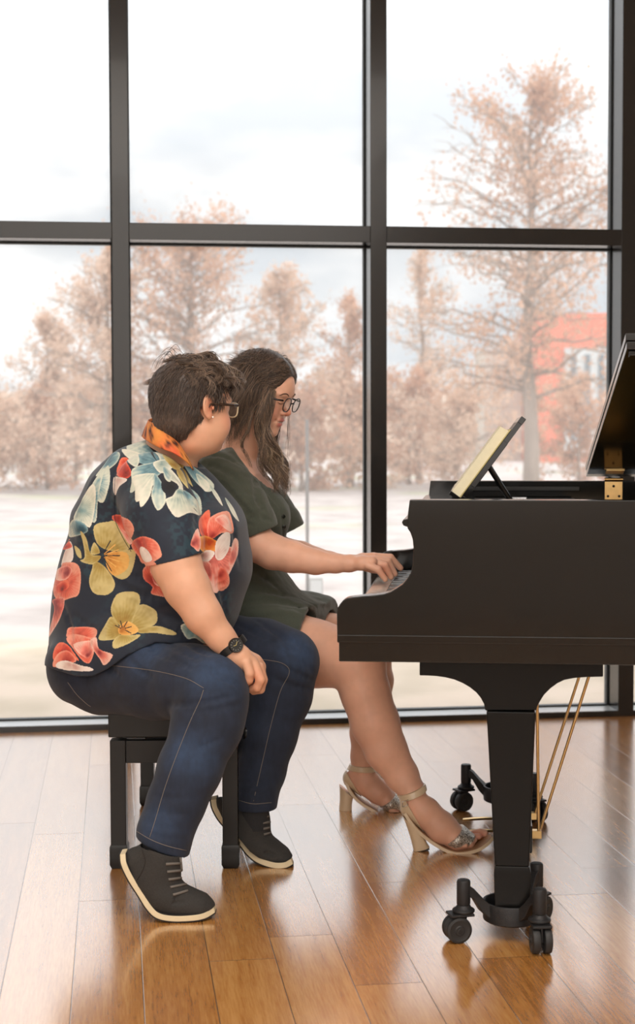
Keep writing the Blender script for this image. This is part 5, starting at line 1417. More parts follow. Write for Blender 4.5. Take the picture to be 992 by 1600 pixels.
# ---------------------------------------------------------------- hair
m_hair, t, b = new_mat('brown_hair')
a_n = t.nodes.new('ShaderNodeAttribute'); a_n.attribute_name = 'Col'; t.links.new(a_n.outputs['Color'], b.inputs['Base Color'])
b.inputs['Roughness'].default_value = .42; b.inputs['Specular IOR Level'].default_value = .45; b.inputs['Sheen Weight'].default_value = .1
def strands(name, curves, parent, origin, cols, n=4):
    """curves: list of (points Kx3 array, radius); one mesh"""
    Vs = []; Fs = []; Cs = []; k0 = 0
    ang = np.arange(n)*2*np.pi/n
    for (pt, r), col in zip(curves, cols):
        pt = np.asarray(pt, float); K = len(pt)
        tg = np.gradient(pt, axis=0); tg /= np.linalg.norm(tg, axis=1)[:, None]+1e-9
        ref = np.array([.3, -.9, .2]); a = ref-tg*(tg@ref)[:, None]; a /= np.linalg.norm(a, axis=1)[:, None]+1e-9
        b_ = np.cross(tg, a); s = np.linspace(0, 1, K); rad = r*(np.minimum(1, .5+s*4))*(1-.75*s**2.5)
        ring = pt[:, None]+(a[:, None]*np.cos(ang)[None, :, None]+b_[:, None]*np.sin(ang)[None, :, None])*rad[:, None, None]
        Vs.append(ring.reshape(-1, 3))
        i = np.arange(K-1)[:, None]*n; j = np.arange(n)[None, :]; j2 = (j+1) % n
        Fs.append(np.stack([i+j, i+j2, i+n+j2, i+n+j], -1).reshape(-1, 4)+k0); k0 += K*n
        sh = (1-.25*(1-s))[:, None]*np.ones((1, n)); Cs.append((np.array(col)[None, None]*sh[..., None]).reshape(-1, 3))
    V = np.concatenate(Vs); me = np_mesh(name, V, np.concatenate(Fs), origin); set_col(me, np.concatenate(Cs))
    return link(name, me, m_hair, parent)
def hcol(rng, dark=(50, 38, 32), light=(112, 88, 70), p=2.2):
    t_ = rng.random()**p; return np.array(lin(dark))*(1-t_)+np.array(lin(light))*t_
def splineN(pts_, K):
    c = crom(pts_, 8); c = np.array([list(v) for v in c]); L = np.concatenate([[0], np.cumsum(np.linalg.norm(np.diff(c, axis=0), axis=1))])
    s = np.linspace(0, L[-1], K); return np.stack([np.interp(s, L, c[:, i]) for i in range(3)], 1)

# short hair of the person in the floral shirt
def HL(f, l, u): return np.array(L_(f, l, u))
F = Field(tuple(np.array(mHC)-.17), tuple(np.array(mHC)+.19), .003)
def capE(f, l, u, a, b_, c, k=.012, mode='u', r2=None): F.ell(tuple(HL(f, l, u)), (a, b_, c), np.array(mR if r2 is None else mR@r2), k, mode)
capE(-.016, 0, .040, .107, .090, .094); capE(-.034, 0, -.006, .082, .080, .080, .02); capE(.018, 0, .082, .082, .074, .052, .02); capE(-.055, 0, -.05, .052, .062, .050, .02)
capE(.075, 0, .083, .034, .050, .030, .02)
# free the face, the ears and the nape
F.ell(tuple(HL(.105, 0, -.035)), (.085, .12, .098), np.array(mR), .006, 's')
for q in (-1, 1):
    F.ell(tuple(HL(-.004, q*.094, -.006)), (.027, .034, .040), np.array(mR), .004, 's')
    F.ell(tuple(HL(.046, q*.08, -.036)), (.046, .05, .050), np.array(mR), .004, 's')
    F.ell(tuple(HL(.004, q*.07, -.085)), (.05, .05, .05), np.array(mR), .004, 's')
V, Q = F.surf(); nn_ = vnoise(V*np.array([1, 1, .5]), 260, 2)+vnoise(V, 90, 3); V = V-(V-np.array(mHC))*.012
me = np_mesh('short_hair', V, Q, MO); set_col(me, np.array(lin((72, 58, 50)))[None]*(.7+.6*vnoise(V*np.array([1, 1, .4]), 300, 5))[:, None])
hair_m = link('short_hair', me, m_hair, man)
rng = np.random.default_rng(4)
fcen = V.mean(0); cur = []; cl = []
Vn = V[rng.integers(0, len(V), 9500)]
Rm = np.array(mR); loc = (Vn-np.array(mHC))@Rm
for p, l in zip(Vn, loc):
    f_, s_, u_ = l
    if u_ > .105: continue
    dn = Rm@np.array([-.25+rng.normal()*.12, 0, -1+rng.normal()*.1]); out = (p-np.array(mHC)); out /= np.linalg.norm(out)
    Ls = .016+.012*rng.random()
    dn = dn-out*(dn@out)*.9; pt = [p-out*.003, p+out*.0015+dn*Ls*.5, p+out*.001+dn*Ls]
    cur.append((splineN([Vector(x) for x in pt], 4), .0009)); cl.append(hcol(rng, (70, 57, 49), (126, 106, 92)))
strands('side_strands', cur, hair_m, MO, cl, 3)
cur = []; cl = []
for cidx in range(105):
    # tousled locks: each is a clump of hairs rooted over the crown and swept forwards in a curl
    th = rng.uniform(-1.3, 1.3); fr = rng.uniform(-.100, .075); r0 = math.sqrt(max(.05, 1-((fr+.016)/.112)**2))
    L = rng.uniform(.050, .085); sd0 = rng.normal()*.5; w1 = rng.uniform(0, 6.28); curl = rng.uniform(.12, .50); K = 9; up0 = .30+rng.normal()*.15
    base = [0, math.sin(th)*.082*r0, .046+math.cos(th)*.088*r0]
    for h_i in range(40):
        p = HL(fr+rng.normal()*.005, base[1]+rng.normal()*.005, base[2]+rng.normal()*.002); pt_ = [p]; d = np.array([1.0, sd0, up0]); LL = L*rng.uniform(.8, 1.1); j1 = rng.normal()*.10
        for k in range(K):
            d = np.array([d[0]-.05*k, d[1]+curl*math.sin(w1+j1+k*.85)*.7, d[2]-.13+curl*math.cos(w1+j1+k*.85)*.45]); dnn = d/np.linalg.norm(d)
            p = p+Rm@dnn*LL/K
            lc = Rm.T@(p-np.array(mHC)); lc[2] -= .04; e_ = (lc[0]/.112)**2+(lc[1]/.092)**2+(lc[2]/.096)**2
            if e_ < 1.0: p = p+Rm@(lc/np.linalg.norm(lc))*.006
            pt_.append(p)
        cur.append((splineN([Vector(x) for x in pt_], 14), rng.uniform(.0005, .0010))); cl.append(hcol(rng, (72, 58, 50), (170, 144, 122), 1.8))
for i in range(12):   # loose flyaways at the back of the crown
    root = HL(rng.uniform(-.10, -.03), rng.uniform(-.06, .06), .115+rng.normal()*.01); d = Rm@np.array([-.9, rng.normal()*.3, .5]); dz = Rm@np.array([-.3, 0, -1])
    L = rng.uniform(.03, .07); cur.append((splineN([Vector(root), Vector(root+d*L*.4+np.array([0, 0, .006])), Vector(root+d*L*.7+dz*L*.35), Vector(root+d*L*.75+dz*L*.9)], 12), .0006)); cl.append(hcol(rng))
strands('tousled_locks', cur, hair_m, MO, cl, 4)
# ---------------------------------------------------------------- person in the green dress
GO = Vector((P(410, 1050, 4.68).x, 4.68, 0))
wom = empty('person', GO, 'long-haired person in dark green dress and heeled sandals, hands on the piano keys', 'person')
wHC = P(409, 614, 4.66); wR = Rot(math.radians(-24), math.radians(21), math.radians(0))
wt_ = [(400, 975, 4.70, 62), (388, 925, 4.70, 58), (378, 875, 4.70, 53), (386, 825, 4.69, 56), (380, 780, 4.685, 54), (370, 745, 4.68, 44), (366, 722, 4.68, 26)]
wq = [1.5, 1.4, 1.3, 1.25, 1.35, 1.75, 2.6]
wa = [(352, 752, 4.54, 27), (380, 805, 4.50, 27), (407, 853, 4.475, 27), (425, 862, 4.465, 27.5), (455, 869.5, 4.455, 25), (493, 878, 4.45, 19.5), (525, 880.5, 4.445, 14.5), (545, 880.5, 4.445, 12.5)]
wf = [(362, 755, 4.84, 25), (405, 815, 4.88, 24), (432, 858, 4.885, 22), (470, 866, 4.86, 20), (515, 876, 4.80, 14), (550, 880, 4.76, 11.5)]
F = Field((GO.x-.20, 4.22, .0), (GO.x+.74, 5.02, 1.46), .0030)
chain(F, wt_, .03, wq, grow=-.012)
chain(F, wa, .010); chain(F, wf, .010)
WL = head(F, wHC, wR, .94)
F.chain([tuple(P(366, 722, 4.68)), tuple(P(382, 690, 4.675)), tuple(P(398, 650, 4.66))], [.058, .050, .050], .025)
for D_ in (4.61, 4.75): F.ell(tuple(P(418, 806, D_)), (.062, .060, .064), None, .03)
# near hand on the keys
for (d0, k_) in ((4.43, 0), (4.465, 0)): chain(F, [(545, 880.5, 4.45, 12), (565, 880, d0, 10.5), (580, 878, d0, 9.5)], .010)
chain(F, [(548, 879, 4.455, 11), (566, 875, 4.495, 10), (582, 872, 4.495, 9)], .010)
finger(F, [(574, 883, 4.415, 6.2), (591, 890, 4.41, 5.6), (602, 905, 4.41, 4.5)])
finger(F, [(580, 878, 4.44, 6.6), (601, 884, 4.437, 6.0), (611, 902, 4.44, 4.8)])
finger(F, [(584, 874, 4.468, 6.8), (606, 877, 4.468, 6.0), (617, 897, 4.47, 4.8)])
finger(F, [(584, 870, 4.50, 6.8), (610, 871, 4.505, 5.8), (626, 888, 4.51, 4.6)])
finger(F, [(560, 882, 4.50, 8), (582, 889, 4.525, 6.6), (600, 893, 4.54, 5.2)])
# far hand
for d0 in (4.72, 4.76): chain(F, [(550, 880, 4.745, 11), (575, 877, d0, 10)], .010)
for k in range(4): finger(F, [(575, 877, 4.70+k*.025, 6.4), (596, 874, 4.70+k*.027, 5.8), (608, 884, 4.70+k*.028, 4.6)])
finger(F, [(556, 882, 4.72, 7), (578, 888, 4.69, 6), (594, 889, 4.675, 5)])
# legs and feet
ln = [(420, 1000, 4.60, 56), (490, 1021, 4.53, 53), (545, 1030, 4.47, 47), (558, 1040, 4.455, 44), (571, 1083, 4.43, 38.5), (586, 1130, 4.415, 38), (603, 1172, 4.405, 33), (628, 1212, 4.395, 26), (644, 1236, 4.365, 19.5), (648, 1250, 4.35, 17)]
lf = [(430, 990, 4.80, 52), (520, 1008, 4.83, 48), (570, 1028, 4.85, 41), (583, 1062, 4.845, 31), (580, 1100, 4.84, 30), (572, 1145, 4.83, 25), (567, 1180, 4.825, 18.5), (565, 1202, 4.82, 17)]
chain(F, ln, .014); chain(F, lf, .014)
F.ell(tuple(P(575, 1030, 4.455)), (.036, .045, .045), None, .03)
def foot(L, D, toes, hl):
    chain(F, L, .016, [a[4] for a in L])
    for t_ in toes: finger(F, t_, .003)
foot([(643, 1262.0, 4.350, 14, .95), (664, 1268.0, 4.348, 22, .85), (690, 1293.0, 4.345, 23.5, .95), (714, 1310.0, 4.345, 17, 1.35), (732, 1315.0, 4.345, 10.5, 2.1)], 4.350,
     [[(736, 1305.0, 4.375, 7.5), (749, 1302.0, 4.377, 7.2), (757, 1302.0, 4.378, 6.2)], [(734, 1309.0, 4.357, 6), (748, 1307.0, 4.357, 5.0)], [(730, 1312.0, 4.340, 6), (741, 1312.0, 4.339, 4.8)],
      [(725, 1315.0, 4.324, 6), (734, 1316.0, 4.322, 4.6)], [(719, 1318.0, 4.310, 5.6), (727, 1320.5, 4.307, 4.4)]], 0)
foot([(552, 1216, 4.82, 13, .95), (572, 1222, 4.82, 20, .85), (592, 1238, 4.82, 18, .95), (610, 1252, 4.82, 13, 1.4), (624, 1259, 4.82, 8, 2.2)], 4.82,
     [[(628, 1256, 4.85, 6.5), (642, 1256, 4.852, 6)], [(627, 1259, 4.832, 5.2), (638, 1260, 4.832, 4.6)], [(622, 1262, 4.815, 5), (632, 1264, 4.813, 4.4)], [(617, 1264, 4.798, 5), (626, 1267, 4.796, 4.2)], [(612, 1266, 4.784, 5), (620, 1269, 4.782, 4)]], 0)
def wcols(V):
    c = skin_cols(V, (226, 174, 148), [
        (WL(.098, 0, -.056), (.018, .028, .012), (176, 84, 84), .8), (WL(.094, 0, -.071), (.018, .026, .012), (186, 92, 90), .8),
        (WL(.108, 0, -.03), (.022, .02, .02), (214, 128, 104), .6), (WL(.062, -.040, -.035), (.04, .04, .04), (222, 138, 116), .5),
        (P(600, 892, 4.44), (.03, .08, .03), (212, 136, 108), .5), (P(745, 1304, 4.38), (.03, .05, .02), (206, 116, 98), .5), (P(565, 1040, 4.45), (.06, .06, .06), (210, 150, 120), .4)])
    Rn = np.array(wR); lc = (V-np.array(wHC))@Rn/.94
    for q in (-1, 1):   # brows and lash lines
        br = (np.abs(lc[:, 2]-(.030+.006*np.cos((lc[:, 1]-q*.032)*60))) < .0019) & (np.abs(lc[:, 1]-q*.034) < .020) & (lc[:, 0] > .05)
        ls = (np.abs(lc[:, 2]-(-.001-.003*np.cos((lc[:, 1]-q*.032)*70))) < .0016) & (np.abs(lc[:, 1]-q*.032) < .016) & (lc[:, 0] > .05)
    tm = (np.abs(lc[:, 2]+.0635) < .0018) & (np.abs(lc[:, 1]) < .016) & (lc[:, 0] > .07); c[tm] = lin((232, 222, 212))
    return c
wbody, V, Q = tri_mesh(F, 'body', m_skin, wom, GO, wcols)
wtree = bvh(V, Q)
m_brow = mat('dark_brow_hair', (66, 46, 38), .8)
def on_face(tree_, Lf, R_, l, u):
    o_ = Vector(Lf(.25, l, u)); h_ = tree_.ray_cast(o_, -(R_@Vector((1, 0, 0)))); return h_[0]
def facial(tree_, Lf, R_, path, rad, nm, parent, origin):
    pp = [on_face(tree_, Lf, R_, a.x, a.y) for a in crom([(l, u, 0) for l, u in path], 4)]; pp = [p for p in pp if p is not None]
    if len(pp) > 3: MB().tube(pp, [rad*(.35+.65*math.sin(math.pi*min(1, .12+.8*i/(len(pp)-1)))) for i in range(len(pp))], 6).build(nm, m_brow, parent, origin, smooth=True)
for q in (-1, 1):
    facial(wtree, WL, wR, [(q*.014, .024), (q*.028, .031), (q*.044, .029), (q*.052, .022)], .0019, 'eyebrow', wbody, GO)
    facial(wtree, WL, wR, [(q*.018, .000), (q*.026, -.004), (q*.036, -.0045), (q*.046, .000)], .0010, 'eyelashes', wbody, GO)
m_wire = mat('dark_wire_rim', (52, 48, 50), .25, metal=.7)
glasses(WL, m_wire, m_wire, wom, GO, .112, .000, .024, .022, .0017, square=2.3, tz=.004, ew=.075, label='thin dark round-rimmed glasses')
# dress
m_dress = mat('dark_green_crepe', (70, 75, 64), .9, var=.10, scale=260, bump=.5, bscale=420, sheen=.2, stretch=(1.6, 1.6, .35))
HD = .0030
lo, hi = (GO.x-.22, 4.36, .44), (GO.x+.32, 5.02, 1.22)
F = Field(lo, hi, HD)
chain(F, [(404, 985, 4.70, 66), (398, 945, 4.70, 67), (380, 900, 4.70, 57), (376, 868, 4.70, 55), (386, 828, 4.69, 58), (381, 780, 4.685, 57), (370, 748, 4.68, 46), (366, 722, 4.68, 28)], .03, [1.5, 1.45, 1.32, 1.3, 1.25, 1.35, 1.75, 2.6])
for D_ in (4.605, 4.755): F.ell(tuple(P(419, 808, D_)), (.067, .066, .070), None, .03)
# skirt over the thighs
chain(F, [(420, 985, 4.60, 68), (475, 1012, 4.55, 62), (520, 1025, 4.50, 57)], .03)
chain(F, [(420, 975, 4.80, 66), (490, 990, 4.82, 60), (560, 1018, 4.84, 58)], .03)
chain(F, [(430, 975, 4.70, 62), (500, 1000, 4.69, 52), (560, 1018, 4.68, 50)], .03, 1.4)
ha, hb = P(474, 990, 4.50), P(522, 965, 4.86)
hn = Vector((hb.y-ha.y, -(hb.x-ha.x), 0)); hn.z = -.12*hn.length; hn.normalize()
F.half(ha, hn)
zf_ = P(500, 1040, 4.6).z
F.half((0, 0, zf_-.02), (0, 0, -1))
# hollow the skirt opening
X, Y, Z = F.grid()
I_ = Field(lo, hi, HD)
chain(I_, [(420, 985, 4.60, 61), (475, 1012, 4.55, 56.5), (540, 1028, 4.48, 53)], .01); chain(I_, [(420, 985, 4.80, 56), (490, 1000, 4.82, 53), (575, 1025, 4.85, 50)], .01)
dn_ = (X-ha.x)*hn.x+(Y-ha.y)*hn.y+(Z-ha.z)*hn.z
F.F = np.maximum(F.F, -np.where(dn_ > -.03, I_.F, .5)).astype(np.float32)
# puffed sleeves
def puff(L, c0, c1, arm_):
    S_ = Field(lo, hi, HD); chain(S_, L, .02)
    a, b_ = P(*c0), P(*c1); nx_, nz_ = -(b_.z-a.z), (b_.x-a.x)
    ds = -((X-a.x)*nx_+(Z-a.z)*nz_)/math.hypot(nx_, nz_)
    H_ = Field(lo, hi, HD); H_.chain([tuple(p) for p in pts(arm_)], [r+.002 for r in rr(arm_)], .004)
    return np.maximum(np.maximum(S_.F, ds), -np.where(ds > -.05, H_.F, .5))
for S_ in (puff([(338, 738, 4.56, 34), (356, 765, 4.53, 40), (378, 797, 4.50, 42), (396, 820, 4.49, 35), (408, 836, 4.48, 29)], (390, 838, 4.48), (424, 824, 4.48), wa[1:4]),
           puff([(360, 742, 4.80, 30), (385, 770, 4.84, 40), (418, 802, 4.88, 40), (440, 820, 4.89, 32), (452, 832, 4.89, 25)], (428, 842, 4.88), (468, 822, 4.88), wf[1:3])):
    h = np.clip(.5+.5*(S_-F.F)/.016, 0, 1); F.F = (S_+(F.F-S_)*h-.016*h*(1-h)).astype(np.float32)
# V neckline
na, nb_ = P(360, 692, 4.68), P(440, 800, 4.68)
dx_, dz_ = nb_.x-na.x, nb_.z-na.z; Ln = math.hypot(dx_, dz_)
sdist = ((X-na.x)*(-dz_)+(Z-na.z)*dx_)/Ln      # positive on the upper right side
tt_ = np.clip(((X-na.x)*dx_+(Z-na.z)*dz_)/Ln/Ln, 0, 1.2); wid_ = .21*(1-tt_)+.030
dV = np.maximum(-sdist, np.abs(Y-4.68)-wid_)
F.F = np.maximum(F.F, -np.where(tt_ < 1.0, dV, .5)).astype(np.float32)
F.chain([tuple(P(366, 718, 4.68)), tuple(P(384, 680, 4.675))], [.066, .064], 0, 's')
ctree = crease_tree(F)
for L1, am, w in (([(304, 722), (335, 728), (365, 745), (392, 775)], .006, .009), ([(330, 745), (355, 765), (385, 800), (400, 815)], .007, .009), ([(350, 790), (375, 812), (398, 822)], .006, .008),
                  ([(398, 750), (402, 778), (412, 800)], .010, .009), ([(405, 800), (415, 812), (425, 812)], .006, .007), ([(320, 712), (350, 712), (378, 730)], .005, .009),
                  ([(392, 920), (425, 925), (460, 932)], .005, .010), ([(380, 945), (420, 938), (462, 945), (500, 950)], .008, .010), ([(385, 960), (430, 955), (480, 962), (505, 962)], -.005, .010),
                  ([(395, 890), (420, 905), (440, 925)], .005, .010), ([(430, 838), (436, 860), (432, 880)], .004, .010), ([(470, 935), (490, 945), (515, 950)], .006, .009),
                  ([(437, 796), (441, 812), (442, 835), (438, 860)], .004, .004), ([(382, 716), (398, 748), (416, 774), (437, 798)], -.003, .004)):
    gro(L1, am*1.5, w)
V, Q = F.surf(); V = relax(V, Q, 1, .4); V = V+np.stack([vnoise(V, 55, 1)-.5, vnoise(V, 55, 2)-.5, vnoise(V, 55, 3)-.5], 1)*.003
dtree = bvh(V, Q)
dress = link('dress', np_mesh('dress', V, Q, GO), m_dress, wom)
m_btn = mat('dark_button', (26, 30, 26), .35)
for (x, y) in ((445, 807), (446, 823), (444, 840)):
    h_, n_2 = hit(dtree, x-2, y)
    if h_: MB().lathe(h_-n_2*.001, n_2, [(.006, 0), (.0065, .002), (.005, .004), (.003, .0034)], 14).build('button', m_btn, dress, GO, smooth='auto')
# sandals
m_nude = mat('beige_patent_leather', (214, 190, 158), .35, var=.03, scale=20, coat=.3)
m_insole = mat('tan_insole', (170, 132, 100), .6)
m_glit, t, b = new_mat('silver_glitter'); vo = t.nodes.new('ShaderNodeTexVoronoi'); vo.inputs['Scale'].default_value = 420
tcn = t.nodes.new('ShaderNodeTexCoord'); t.links.new(tcn.outputs['Object'], vo.inputs['Vector'])
rg = t.nodes.new('ShaderNodeValToRGB'); rg.color_ramp.elements[0].color = (.20, .17, .14, 1); rg.color_ramp.elements[1].color = (.9, .86, .8, 1); rg.color_ramp.elements[0].position = .2; rg.color_ramp.elements[1].position = .75
t.links.new(vo.outputs['Color'], rg.inputs[0]); t.links.new(rg.outputs[0], b.inputs['Base Color']); b.inputs['Metallic'].default_value = .6; b.inputs['Roughness'].default_value = .3
nb2 = t.nodes.new('ShaderNodeBump'); nb2.inputs['Strength'].default_value = .8; nb2.inputs['Distance'].default_value = .001; t.links.new(vo.outputs['Distance'], nb2.inputs['Height']); t.links.new(nb2.outputs[0], b.inputs['Normal'])
NEARF = [(628, 1212, 4.385, 26, 1), (644, 1236, 4.36, 19.5, 1), (648, 1250, 4.35, 17, 1), (643, 1262, 4.35, 14, .95), (664, 1268, 4.348, 22, .85), (690, 1290, 4.345, 23.5, .95), (714, 1307, 4.345, 17, 1.35), (732, 1312, 4.345, 10.5, 2.1)]
FARF = [(567, 1180, 4.825, 18.5, 1), (565, 1202, 4.82, 17, 1), (552, 1216, 4.82, 13, .95), (572, 1222, 4.82, 20, .85), (592, 1238, 4.82, 18, .95), (610, 1252, 4.82, 13, 1.4), (624, 1259, 4.82, 8, 2.2)]
def wrap(nm, m, parent, L, D, grow, cuts, h=.0017, hollow=True):
    """leather following the foot: the foot's shape grown a little and cut by planes given as pixel lines (keep the left side)"""
    W_ = [P(a[0], a[1], a[2]) for a in L]; lo = [min(p[i] for p in W_)-.06 for i in range(3)]; hi = [max(p[i] for p in W_)+.06 for i in range(3)]
    if cuts.get('box'):
        (x0, y0), (x1, y1) = cuts['box']; a, b_ = P(x0, y1, D), P(x1, y0, D); lo[0], lo[2] = a.x, a.z; hi[0], hi[2] = b_.x, b_.z
    F = Field(lo, hi, h); chain(F, L, .016, [a[4] for a in L], grow=grow)
    X, Y, Z = F.grid()
    for (x0, y0, x1, y1, off) in cuts['lines']:
        a, b_ = P(x0, y0, D), P(x1, y1, D); nx, nz = -(b_.z-a.z), (b_.x-a.x); l_ = math.hypot(nx, nz)
        F.F = np.maximum(F.F, (((X-a.x)*nx+(Z-a.z)*nz)/l_-rp_(off, D)).astype(np.float32))
    V, Q = F.surf()
    if len(V) < 10: return None
    V = relax(V, Q, 1, .4); me = np_mesh(nm, V, Q, GO); return link(nm, me, m, parent)
def sandal(D, L, sole, heel, cup, strap, toe, buckle):
    sp = crom([P(x, y, D) for x, y, _ in sole], 5); wd = [p.x for p in crom([(w, 0, 0) for _, _, w in sole], 5)]; K = len(sp)
    root = None
    for nm, m, o0, o1 in (('sandal', m_nude, -.004, .0050), ('insole', m_insole, -.0055, -.004)):
        vs = []
        for i, p in enumerate(sp):
            tg = (sp[min(i+1, K-1)]-sp[max(i-1, 0)]); tg.y = 0; tg.normalize(); dn = Vector((tg.z, 0, -tg.x))
            if dn.z > 0: dn = -dn
            for sy, oo in ((-1, o0), (1, o0), (1, o1), (-1, o1)): vs.append(p+dn*oo+Vector((0, sy*(wd[i]-(.001 if nm == 'insole' else 0)), 0)))
        o = MB().add(vs, [(i*4+k, i*4+(k+1) % 4, (i+1)*4+(k+1) % 4, (i+1)*4+k) for i in range(K-1) for k in range(4)]+[(0, 1, 2, 3), (K*4-1, K*4-2, K*4-3, K*4-4)]).build(nm, m, root or wom, GO, bevel=.0008)
        root = root or o
    hv = MB(); (tl, tr_, br, bl) = [P(x, y, D) for x, y in heel]; vs = []
    for i in range(7):
        t_ = i/6; a = tl.lerp(bl, t_); b_ = tr_.lerp(br, t_); c = (a+b_)/2; rx = (b_-a).length/2*(1-.10*math.sin(t_*math.pi)); ry = .026*(1-.22*t_)
        dirx = (b_-a).normalized()
        for k in range(20):
            w = 2*math.pi*k/20; cx, cy = math.cos(w), math.sin(w); e_ = (abs(cx)**3+abs(cy)**3)**(-1/3); vs.append(c+dirx*cx*e_*rx+Vector((0, cy*e_*ry, 0)))
    hv.add(vs, [(i*20+k, i*20+(k+1) % 20, (i+1)*20+(k+1) % 20, (i+1)*20+k) for i in range(6) for k in range(20)]+[tuple(range(20)), tuple(120+k for k in range(20))])
    hv.build('heel', m_nude, root, GO, smooth='auto')
    MB().obox((bl+br)/2+Vector((0, 0, -.0015)), (br-bl)/2*.93, Vector((0, .019, 0)), Vector((0, 0, .0018))).build('heel_tip', m_out, root, GO)
    wrap('heel_cup', m_nude, root, L, D, .0035, {'lines': cup['lines'], 'box': cup['box']})
    wrap('ankle_strap', m_nude, root, L, D, .0030, {'lines': strap['lines'], 'box': strap['box']}, h=.0014)
    wrap('toe_strap', m_glit, root, L, D, .0030, {'lines': toe['lines'], 'box': toe['box']}, h=.0014)
    if buckle:
        h_ = P(*buckle[:2], D); bc_ = h_+Vector((0, -buckle[2], 0)); bm_ = MB(); s_ = .0075
        q = [bc_+Vector((x*s_, 0, z*s_+x*s_*.35)) for x, z in ((-1, -1), (1, -1), (1, 1), (-1, 1), (-1, -1))]; bm_.tube(q, .001, 6); bm_.build('buckle', m_steel, root, GO, smooth=True)
    return root
sandal(4.345, NEARF, [(632, 1268, .022), (641, 1282, .025), (655, 1298, .025), (676, 1314, .026), (697, 1325, .033), (716, 1328, .043), (742, 1323, .043), (760, 1314, .032), (769, 1307, .014)],
       [(629, 1274), (662, 1304), (671, 1323), (646, 1329)],
       {'lines': [(634, 1250, 668, 1310, 0), (620, 1250, 660, 1246, 0)], 'box': ((610, 1245), (690, 1310))},
       {'lines': [(624, 1243.5, 676, 1221.5, 0), (676, 1232, 624, 1254, 0)], 'box': ((610, 1210), (690, 1265))},
       {'lines': [(694, 1317, 730, 1284, 0), (751, 1297, 715, 1332, 0)], 'box': ((690, 1270), (765, 1336))}, (632, 1250, .040))
sandal(4.82, FARF, [(540, 1219, .022), (547, 1234, .026), (560, 1249, .028), (580, 1262, .028), (598, 1271, .034), (616, 1274, .042), (636, 1272, .040), (650, 1266, .028), (657, 1261, .012)],
       [(530, 1226), (552, 1245), (550, 1270), (529, 1270)],
       {'lines': [(540, 1203, 572, 1256, 0), (530, 1203, 560, 1201, 0)], 'box': ((520, 1198), (590, 1258))},
       {'lines': [(535, 1193, 595, 1197, 0), (595, 1205.5, 535, 1201.5, 0)], 'box': ((530, 1180), (600, 1215))},
       {'lines': [(590, 1262, 622, 1236, 0), (642, 1250, 612, 1276, 0)], 'box': ((585, 1225), (655, 1280))}, None)

# ---------------------------------------------------------------- long wavy hair
F = Field(tuple(np.array(wHC)-.17), tuple(np.array(wHC)+.17), .003)
WLn = lambda f, l, u: np.array(WL(f, l, u))
def capW(f, l, u, a, b_, c, k=.012, mode='u'): F.ell(tuple(WLn(f, l, u)), (a, b_, c), np.array(wR), k, mode)
capW(-.016, 0, .040, .096, .085, .091); capW(-.030, 0, -.020, .078, .080, .090, .02); capW(.020, 0, .064, .064, .074, .054, .02); capW(-.04, 0, -.07, .06, .07, .06, .03)
F.ell(tuple(WLn(.118, 0, -.006)), (.062, .072, .104), np.array(wR), .006, 's')
F.ell(tuple(WLn(.060, 0, -.10)), (.070, .09, .060), np.array(wR), .006, 's')
V, Q = F.surf(); me = np_mesh('long_hair', V, Q, GO); set_col(me, np.array(lin((58, 44, 38)))[None]*(.7+.6*vnoise(V*np.array([1, 1, .3]), 300, 5))[:, None])
hair_w = link('long_hair', me, m_hair, wom)
rng = np.random.default_rng(21); cur = []; cl = []
def lockgroup(n, guide0, guide1, r0, r1, amp, waves, K=44, dark=(62, 49, 41), light=(152, 124, 100), p=1.7, jd=.012, endcut=.25):
    """strands between two guide paths (px, py, D); wavy"""
    for i in range(n):
        s = rng.random(); g0 = crom([P(*a) for a in guide0], 6); g1 = crom([P(*a) for a in guide1], 6)
        a = splineN([P(*x) for x in guide0], K); b_ = splineN([P(*x) for x in guide1], K); c = a*(1-s)+b_*s
        t_ = np.linspace(0, 1, K); clump = math.floor(s*6)/6; ph = clump*9+rng.normal()*.35; ph2 = clump*5+rng.normal()*.35
        tg = np.gradient(c, axis=0); tg /= np.linalg.norm(tg, axis=1)[:, None]; e1 = np.cross(tg, [0, 1, 0]); e1 /= np.linalg.norm(e1, axis=1)[:, None]; e2 = np.array([0, 1, 0])
        A = amp*(.15+.85*t_**.8)*(.8+.4*rng.random()); w = waves*2*np.pi
        c = c+e1*(A*np.sin(w*t_+ph))[:, None]+e2*(A*.8*np.cos(w*t_+ph2))[:, None]+rng.normal(size=3)*jd*np.minimum(1, t_*3)[:, None]
        kc = int(K*(1-endcut*rng.random())); cur.append((c[:kc], rng.uniform(r0, r1))); cl.append(hcol(rng, dark, light, p))
# strands laid over the crown, from the parting down both sides
Rn = np.array(wR); C0 = np.array(wHC); idx_ = rng.integers(0, len(V), 13000)
for p in V[idx_]:
    l_ = Rn.T@(p-C0)
    if l_[2] < -.06: continue
    sd0 = 1 if l_[1] > 0 else -1
    d = Rn@np.array([-.55+.5*(l_[2] < .05)+rng.normal()*.06, sd0*.9*max(0, l_[2]-.05)/.08, -1.0])
    if l_[0] > .035: d = Rn@np.array([-.7, sd0*1.3, -.5+rng.normal()*.1]); out = p-(C0+Rn@np.array([-.01, 0, .03])); out /= np.linalg.norm(out)
    d = d-out*(d@out); d /= np.linalg.norm(d); Ls = .022+.022*rng.random(); wv = np.cross(d, out)*rng.normal()*.002
    cur.append((splineN([Vector(x) for x in (p-out*.003, p+out*.0015+d*Ls*.33+wv, p+out*.0005+d*Ls*.66-wv-out*Ls*Ls*2.9, p-out*(.002+Ls*Ls*6.8)+d*Ls)], 6), .00062)); cl.append(hcol(rng, (62, 50, 42), (138, 112, 92), 1.8))
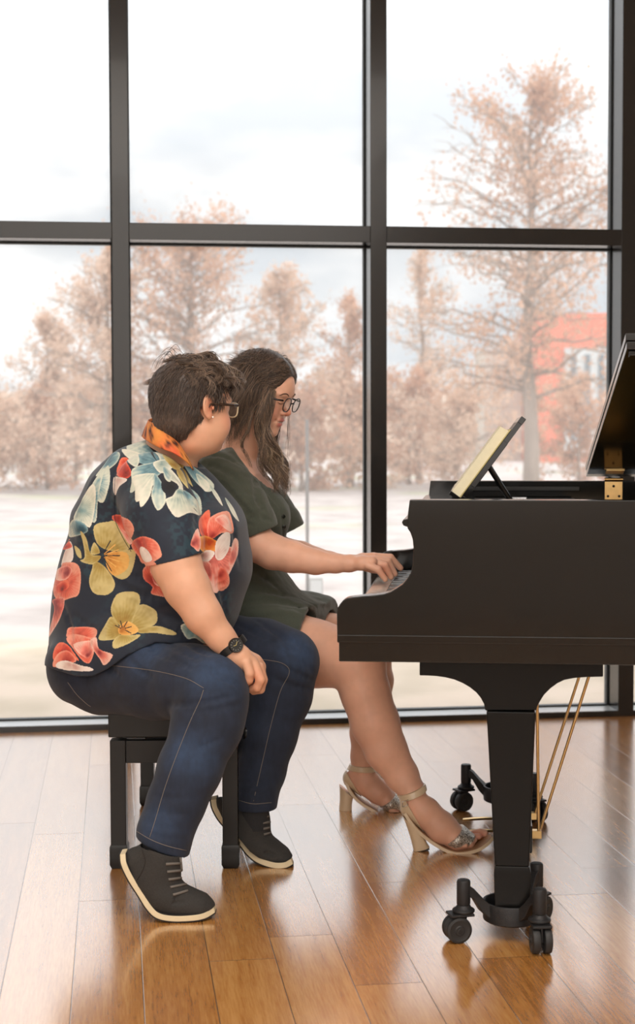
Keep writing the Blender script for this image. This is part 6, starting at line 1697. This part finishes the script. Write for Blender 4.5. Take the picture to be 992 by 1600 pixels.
lockgroup(420, [(432, 556, 4.66), (405, 566, 4.60), (380, 598, 4.575), (366, 640, 4.575), (360, 670, 4.58), (353, 702, 4.59)], [(443, 572, 4.655), (430, 588, 4.60), (412, 612, 4.572), (399, 638, 4.567), (389, 662, 4.57), (382, 686, 4.58)], .0005, .0010, .007, 2.2, endcut=.35, jd=.005)
lockgroup(280, [(420, 552, 4.68), (392, 556, 4.70), (366, 585, 4.70), (356, 640, 4.70), (350, 700, 4.68)], [(432, 556, 4.66), (405, 566, 4.60), (380, 598, 4.575), (366, 640, 4.575), (356, 690, 4.60)], .0005, .0010, .007, 2.2, jd=.005)
# the lock in front of the ear, falling over the chest
lockgroup(620, [(437, 566, 4.63), (420, 592, 4.585), (408, 625, 4.565), (403, 662, 4.555), (403, 697, 4.555), (411, 733, 4.56), (428, 772, 4.58)], [(445, 577, 4.63), (433, 600, 4.59), (423, 628, 4.575), (419, 658, 4.57), (423, 688, 4.57), (438, 716, 4.572), (447, 745, 4.575), (446, 780, 4.59)], .0005, .0011, .0105, 3.4, light=(170, 138, 110), endcut=.28, jd=.004)
lockgroup(150, [(412, 650, 4.57), (412, 685, 4.56), (418, 710, 4.56), (424, 735, 4.56), (434, 765, 4.58)], [(420, 660, 4.575), (424, 690, 4.57), (438, 712, 4.572), (448, 738, 4.58), (448, 772, 4.60)], .0004, .0009, .011, 2.8, light=(192, 164, 132), p=1.0, jd=.004)
# far side falling behind the chin
lockgroup(260, [(440, 590, 4.72), (430, 640, 4.745), (420, 690, 4.73), (432, 730, 4.69), (440, 770, 4.66)], [(446, 600, 4.725), (436, 650, 4.75), (432, 695, 4.745), (448, 732, 4.71), (452, 782, 4.68)], .0005, .0010, .009, 3.0, light=(166, 136, 108), jd=.004)
# loose curl at the neck
lockgroup(12, [(392, 640, 4.565), (388, 668, 4.56), (376, 690, 4.57), (384, 712, 4.585), (396, 736, 4.60)], [(396, 645, 4.565), (390, 670, 4.56), (380, 690, 4.57), (386, 714, 4.585), (400, 738, 4.60)], .0007, .0012, .004, 2.5, jd=.002)
lockgroup(8, [(446, 590, 4.70), (450, 640, 4.72), (446, 690, 4.71), (450, 740, 4.69)], [(448, 595, 4.70), (452, 640, 4.72), (450, 695, 4.70), (453, 745, 4.69)], .0004, .0005, .004, 2, jd=.003)
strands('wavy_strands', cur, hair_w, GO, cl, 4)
